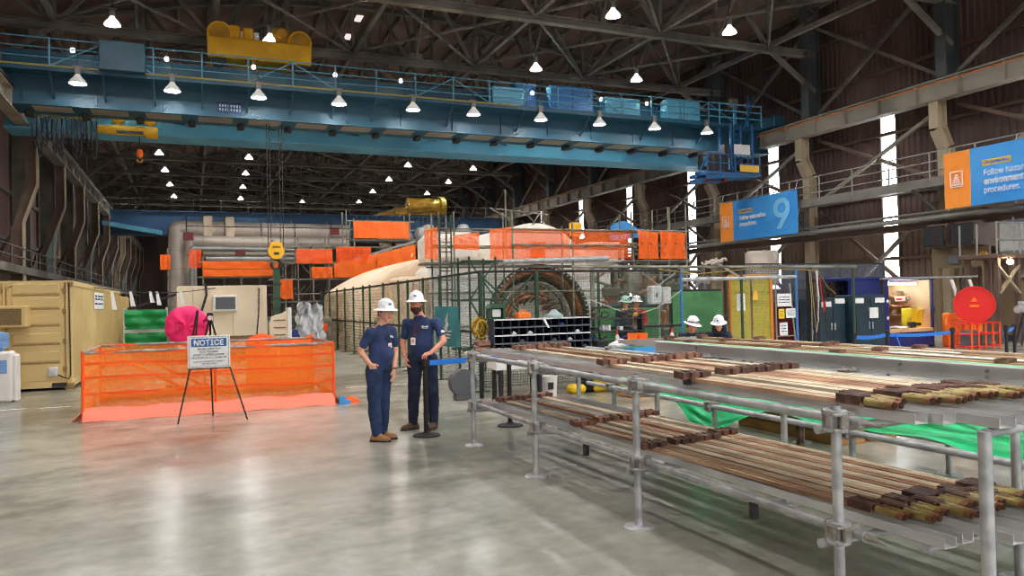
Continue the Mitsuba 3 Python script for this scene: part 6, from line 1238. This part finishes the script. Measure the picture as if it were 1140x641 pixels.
    part(k, 'belt', out(totri(hull(ell(P+up*0.065, (0.17, 0.126, 0.012), B), ell(P+up*0.04, (0.17, 0.126, 0.012), B)))), 'black', smooth=30)
    for s in 'rl':
        bt = part(k, 'boot', out(soft(foot(s, 0.006), 0.014, 3)), mats['boot'], smooth=True)
        d = unit(V3(*J[s+'_toe'], 0)); a = J[s+'_an'].copy(); a[2] = 0.0
        e = np.cross(up, d); P2 = np.vstack([ball(a-d*0.06+up*0.012, 0.034), ball(a+d*0.1+e*0.012+up*0.012, 0.04), ball(a+d*0.165+up*0.012, 0.03), ball(a+d*0.1-e*0.012+up*0.012, 0.04)]); P2[:, 2] = np.clip(P2[:, 2], 0, 0.022)
        part(bt, 'sole', out(totri(m3.Manifold.hull_points(P2))), 'sole')
    # face
    for s in (-1, 1):
        part(k, 'eye', out(totri(hull(ell(h(0.031*s, 0.0795, 0.008), (0.011, 0.005, 0.006), HB)))), 'white', smooth=True); part(k, 'iris', out(totri(hull(ball(h(0.031*s, 0.0838, 0.008), 0.0042)))), 'eye')
        part(k, 'eyebrow', out(totri(hull(ball(h(0.018*s, 0.088, 0.03), 0.0045), ball(h(0.045*s, 0.076, 0.031), 0.0035)))), 'hair')
    part(k, 'lips', out(totri(hull(ell(h(0, 0.083, -0.062), (0.022, 0.008, 0.006), HB)))), 'lip', smooth=True)
    q = [h(x, 0.098-abs(x)**1.5*1.4, 0.008+dz) for x in np.linspace(-0.075, 0.075, 11) for dz in (0.012,)]
    gl = part(k, 'safety_glasses', out(join([pipe([h(s*0.012, 0.1, 0.02), h(s*0.055, 0.092, 0.022), h(s*0.06, 0.086, 0.002), h(s*0.045, 0.094, -0.012), h(s*0.02, 0.1, -0.01), h(s*0.012, 0.1, 0.02)], 0.0024, 5) for s in (-1, 1)]+[pipe([h(s*0.058, 0.09, 0.016), h(s*0.078, 0.04, 0.014), h(s*0.08, -0.01, 0.01)], 0.0025, 5) for s in (-1, 1)]+[pipe([h(-0.012, 0.1, 0.016), h(0, 0.104, 0.018), h(0.012, 0.1, 0.016)], 0.0024, 5)])), 'ac_grille')
    part(k, 'hair', out(soft([hull(ell(h(0, -0.03, 0.05), (0.08, 0.085, 0.075), HB), ell(h(0, -0.062, -0.02), (0.066, 0.045, 0.05), HB))]+[hull(ell(h(0.073*s, 0.01, 0.02), (0.008, 0.012, 0.026), HB), ell(h(0.072*s, -0.04, 0.0), (0.01, 0.02, 0.04), HB)) for s in (-1, 1)], 0.012, 2, 0.004, 60)), mats.get('hair', 'hair'), smooth=True)
    if 'beard' in mats:
        part(k, 'beard', out(soft([hull(ell(h(0, 0.066, -0.09), (0.046, 0.034, 0.034), HB), ell(h(0, 0.05, -0.125), (0.034, 0.03, 0.022), HB))]+[hull(ball(h(0.062*s, 0.02, -0.03), 0.013), ball(h(0.05*s, 0.045, -0.08), 0.026)) for s in (-1, 1)]+[hull(ball(h(0.026*s, 0.088, -0.052), 0.009), ball(h(0.0, 0.1, -0.048), 0.008)) for s in (-1, 1)]+[hull(ball(h(0.034*s, 0.08, -0.055), 0.01), ball(h(0.036*s, 0.07, -0.085), 0.016)) for s in (-1, 1)], 0.01, 2, 0.004, 70)), mats['beard'], smooth=True)
    # hard hat in the head's frame
    prof = [(0.001, 0.158), (0.03, 0.156), (0.06, 0.146), (0.085, 0.128), (0.102, 0.1), (0.11, 0.065), (0.112, 0.04), (0.116, 0.034), (0.15, 0.022), (0.162, 0.014), (0.162, 0.009), (0.148, 0.014), (0.11, 0.026), (0.104, 0.06)]
    v, fc = lathe(prof, 36); v = v*np.array([0.92, 1.08, 1.0]); v[:, 2] += 0.02
    sh_ = (np.abs(v[:, 0]) < 0.03)*(v[:, 2] > 0.08); v[:, 2] += 0.006*sh_
    def hm(m): w = m[0]; return out((H+w[:, :1]*hl+w[:, 1:2]*hf+w[:, 2:3]*hu, m[1][:, ::-1] if np.linalg.det(HB) < 0 else m[1]))
    ht = part(k, 'hard_hat', hm((v, fc)), hat, smooth=35)
    part(ht, 'ridge', hm(pipe([(0, y*1.08, 0.022+0.158*math.sqrt(max(0, 1-(abs(y)/0.113)**2.4))) for y in np.linspace(-0.095, 0.095, 11)], 0.009, 6)), hat, smooth=40)
    part(ht, 'sticker', hm(join([cbx(-0.02, -0.002, 0.105, 0.121, 0.095, 0.125, 0.004), cbx(0.003, 0.02, 0.105, 0.121, 0.1, 0.12, 0.004)])), 'logo_blue', label='blue emblem')
    fr = lambda a, c, d: (lambda m: out((C+m[0][:, :1]*l+m[0][:, 1:2]*f+m[0][:, 2:3]*up, m[1] if np.linalg.det(B) > 0 else m[1][:, ::-1])))(a)
    return k, out, fr, dict(C=C, l=l, f=f, up=up, W=W, P=P, N=N, h=h, J=J)

def badge(k, out, c, f, l, s=1.0):
    up = V3(0, 0, 1)
    def q(m): v = m[0]; return out((c+v[:, :1]*l+v[:, 1:2]*f+v[:, 2:3]*up, m[1]))
    bd = part(k, 'badge', q(cbx(-0.032, 0.032, -0.003, 0.003, -0.05, 0.05, 0.003)), 'paper', label='white badge on a lanyard'); part(bd, 'photo', q(bx(-0.018, 0.018, 0.003, 0.005, -0.015, 0.03)), 'skin_ruddy')

J1 = dict(head=(0.085, -0.03, 1.6), neck=(0.035, 0, 1.45), chest=(0.015, 0, 1.27), waist=(0.0, 0, 1.08), pelvis=(-0.005, 0, 0.95), belly=0.035,
          r_sh=(-0.105, -0.14, 1.365), r_el=(-0.235, -0.09, 1.135), r_wr=(-0.115, -0.17, 0.97), r_hand=(V3(0.55, 0.12, -0.8), V3(0.3, 0.9, 0.1), (0.5, 0.5)),
          l_sh=(0.155, 0.13, 1.365), l_el=(0.2, 0.14, 1.1), l_wr=(0.175, 0.0, 0.885), l_hand=(V3(0.02, -0.2, -1), V3(-0.7, 0.2, 0), (0.3, 0.45)),
          r_hip=(-0.065, -0.07, 0.9), r_kn=(-0.075, -0.085, 0.5), r_an=(-0.055, -0.06, 0.1), r_toe=(0.9, -0.42), l_hip=(0.05, 0.07, 0.9), l_kn=(0.035, 0.08, 0.5), l_an=(0.02, 0.1, 0.1), l_toe=(0.95, -0.3))
k, out, fr, D = person('man in navy polo, jeans and white hard hat with a hand on his hip', (2.16, 9.5, 0), 12.8, J1, (0.48, -0.87, -0.04), (0.72, -0.69), None,
    dict(skin='skin', shirt='navy', trousers='denim', boot='boot_tan'))
badge(k, out, D['C']+D['f']*0.14+V3(0, 0, -0.1)+D['l']*0.02, D['f'], D['l'])
part(k, 'lanyard', out(join([pipe([D['N']-V3(0, 0, 0.03)+D['l']*0.04*s+D['f']*0.05, D['C']+D['f']*0.125+D['l']*0.03*s, D['C']+D['f']*0.142+V3(0, 0, -0.05)+D['l']*0.02], 0.005, 5) for s in (-1, 1)])), 'jacket_dark')
part(k, 'chest_logo', fr(join([bx(0.05, 0.075, 0.118, 0.126, 0.02, 0.045), bx(0.08, 0.11, 0.112, 0.12, 0.015, 0.03)]), 0, 0), 'paper', label='white chest logo')
part(k, 'watch', out(tube(D['J']['l_wr']+V3(0, 0.004, 0.025), D['J']['l_wr']+V3(0, 0, -0.002), 0.034, 14)), 'ac_brown', label='brown wrist watch')
J2 = dict(head=(-0.055, -0.05, 1.7), neck=(-0.01, -0.01, 1.535), chest=(0.005, 0, 1.35), waist=(0.01, 0, 1.15), pelvis=(0.01, 0, 1.0), belly=0.03,
          r_sh=(-0.185, 0.05, 1.44), r_el=(-0.25, 0.1, 1.17), r_wr=(-0.22, -0.02, 0.985), r_hand=(V3(0.15, -0.25, -0.9), V3(0.9, 0.1, 0.1), (0.3, 0.45)),
          l_sh=(0.205, -0.06, 1.44), l_el=(0.3, -0.2, 1.2), l_wr=(0.125, -0.39, 1.06), l_hand=(V3(-0.75, -0.5, -0.2), V3(-0.15, 0.1, -1), (0.45, 0.55)),
          r_hip=(-0.085, 0.03, 0.95), r_kn=(-0.11, -0.02, 0.52), r_an=(-0.13, 0.03, 0.1), r_toe=(-0.86, -0.5), l_hip=(0.105, -0.03, 0.95), l_kn=(0.14, -0.06, 0.52), l_an=(0.15, 0.02, 0.1), l_toe=(-0.35, -0.94))
k, out, fr, D = person('bearded man in navy polo and white hard hat, one hand on the black stanchion', (2.86, 10.05, 0), 15.8, J2, (-0.12, -0.99, -0.02), (-0.3, -0.95), None,
    dict(skin='skin_ruddy', shirt='navy', trousers='denim_dark', boot='boot_brown', beard='beard', hair='beard'))
badge(k, out, D['W']+D['f']*0.175+V3(0, 0, 0.05)-D['l']*0.07, D['f'], D['l'])
part(k, 'lanyard', out(join([pipe([D['N']-V3(0, 0, 0.03)+D['l']*0.04*s+D['f']*0.055, D['C']+D['f']*0.13+D['l']*0.03*s-D['l']*0.02, D['W']+D['f']*0.168+V3(0, 0, 0.1)-D['l']*0.07], 0.005, 5) for s in (-1, 1)])), 'dark_red')
part(k, 'chest_logo', fr(join([bx(0.045, 0.07, 0.118, 0.128, 0.03, 0.055), bx(0.075, 0.1, 0.112, 0.124, 0.035, 0.05), bx(0.105, 0.125, 0.104, 0.116, 0.03, 0.055), bx(0.05, 0.12, 0.11, 0.122, 0.018, 0.024)]), 0, 0), 'paper', label='white chest logo')
e_ = D['J']['l_sh']*0.5+D['J']['l_el']*0.5
part(k, 'sleeve_patch', out(tube(e_+V3(0.03, -0.05, 0), e_+V3(0.036, -0.06, 0), 0.026, 12)), 'paper', label='pale sleeve patch')
# two men in the machine bay
JB = dict(head=(0, -0.04, 1.6), neck=(0, 0, 1.45), chest=(0, 0, 1.27), waist=(0, 0, 1.08), pelvis=(0, 0, 0.95), r_sh=(-0.18, 0, 1.37), r_el=(-0.24, 0.02, 1.1), r_wr=(-0.16, -0.16, 0.97), r_hand=(V3(0.3, -0.6, -0.3), V3(0.8, 0, -0.3), (0.4, 0.5)),
          l_sh=(0.18, 0, 1.37), l_el=(0.24, 0.02, 1.1), l_wr=(0.17, -0.16, 0.97), l_hand=(V3(-0.3, -0.6, -0.3), V3(-0.8, 0, -0.3), (0.4, 0.5)), r_hip=(-0.09, 0, 0.9), r_kn=(-0.1, -0.02, 0.5), r_an=(-0.11, 0, 0.1), r_toe=(-0.3, -0.95), l_hip=(0.09, 0, 0.9), l_kn=(0.1, -0.02, 0.5), l_an=(0.11, 0, 0.1), l_toe=(0.3, -0.95))
def shifted(J, d): return {a: (np.asarray(v)+d if isinstance(v, tuple) and len(v) == 3 and not isinstance(v[0], np.ndarray) else v) for a, v in J.items()}
person('man in a dark jacket and pale green hard hat standing inside the fence', (9.92, 16.4, 0), 31, JB, (0.5, -0.85, -0.15), (0.3, -0.95), None, dict(skin='skin', shirt='jacket_dark', trousers='denim_dark', boot='boot_brown'), 'hat_green', ['long'])
person('man in a red jacket and white hard hat standing beside the white electrical box', (10.42, 16.7, 0), 32, JB, (0.7, -0.7, -0.1), (0.8, -0.6), None, dict(skin='skin_ruddy', shirt='jacket_red', trousers='denim', boot='boot_brown'), 'hat', ['long'])
# two seated workers at a bench behind the racks
JS = dict(head=(0.02, -0.2, 1.19), neck=(0, -0.08, 1.06), chest=(0, 0, 0.9), waist=(0, 0.06, 0.7), pelvis=(0, 0.08, 0.56), r_sh=(-0.18, -0.02, 0.99), r_el=(-0.24, -0.15, 0.76), r_wr=(-0.1, -0.36, 0.83), r_hand=(V3(0.6, -0.7, -0.1), V3(0.1, 0, -1), (0.4, 0.5)),
          l_sh=(0.18, -0.02, 0.99), l_el=(0.24, -0.15, 0.76), l_wr=(0.12, -0.36, 0.83), l_hand=(V3(-0.6, -0.7, -0.1), V3(-0.1, 0, -1), (0.4, 0.5)), r_hip=(-0.09, 0.06, 0.54), r_kn=(-0.14, -0.36, 0.52), r_an=(-0.14, -0.3, 0.1), r_toe=(-0.2, -0.97), l_hip=(0.09, 0.06, 0.54), l_kn=(0.14, -0.36, 0.52), l_an=(0.14, -0.3, 0.1), l_toe=(0.2, -0.97))
k, out, fr, D = person('seated worker in a dark jacket with a black-banded white hard hat, bent to the right', (8.5, 11.75, 0), 36, JS, (0.75, -0.6, -0.3), (0.5, -0.86), None, dict(skin='skin_ruddy', shirt='jacket_dark', trousers='denim_dark', boot='boot_brown'), 'hat', ['long'])
part(k, 'hat_band', out(pipe([D['h'](0.11*math.cos(a)*0.93, 0.112*math.sin(a)*1.08, 0.075+0.02*math.sin(a)) for a in np.linspace(0, 2*PI, 24)], 0.01, 6)), 'black', label='black band on the hat')
k, out, fr, D = person('seated worker with a dark hood under a white hard hat, facing the camera', (9.1, 11.75, 0), 38, JS, (-0.1, -0.95, -0.25), (0, -1), None, dict(skin='skin', shirt='jacket_dark', trousers='denim_dark', boot='boot_brown'), 'hat', ['long'])
h = D['h']
part(k, 'hood', out(soft([hull(ball(h(0.075*s, -0.02, 0.02), 0.03), ball(h(0.09*s, 0.0, -0.09), 0.05), ball(h(0.06*s, -0.07, -0.05), 0.05)) for s in (-1, 1)]+[hull(ball(h(0.06, -0.08, 0), 0.045), ball(h(-0.06, -0.08, 0), 0.045), ball(h(0.08, -0.05, -0.14), 0.05), ball(h(-0.08, -0.05, -0.14), 0.05)), hull(ball(h(0.06, 0.03, -0.15), 0.035), ball(h(-0.06, 0.03, -0.15), 0.035))], 0.02, 3)), 'jacket_dark', smooth=True, label='dark hood')
for i, (x, y) in enumerate(((8.55, 11.85), (9.16, 11.85))): solo('stool', join([cbx(x-0.17, x+0.17, y-0.12, y+0.2, 0.4, 0.46, 0.02)]+[tube((x+a, y+0.04+b, 0), (x+a*0.8, y+0.04+b*0.8, 0.41), 0.02, 6) for a in (-0.15, 0.15) for b in (-0.13, 0.13)]), 'black', f'black work stool under the {("left", "right")[i]} seated worker', 'stool')
k = thing('work_bench', 'narrow bench with white and blue sheets in front of the seated workers', 'bench')
part(k, 'top', rotz(cbx(7.6, 9.7, 11.0, 11.4, 0.74, 0.79, 0.01), -18, (8.7, 11.2, 0)), 'wood')
for x, y in ((7.8, 11.35), (9.6, 10.85)): part(k, 'leg', bx(x-0.04, x+0.04, y-0.1, y+0.1, 0, 0.74), 'dark')
for i, (x, y, m) in enumerate(((8.3, 11.33, 'paper'), (8.75, 11.2, 'paper'), (9.2, 11.05, 'banner_blue'))): solo('sheet_stack', rotz(cbx(x-0.2, x+0.2, y-0.14, y+0.14, 0.79, 0.83, 0.01), -18, (x, y, 0)), m, ('white sheets before the left seated worker', 'white sheets before the right seated worker', 'bright blue folded sheet on the workers\' bench')[i], 'papers')
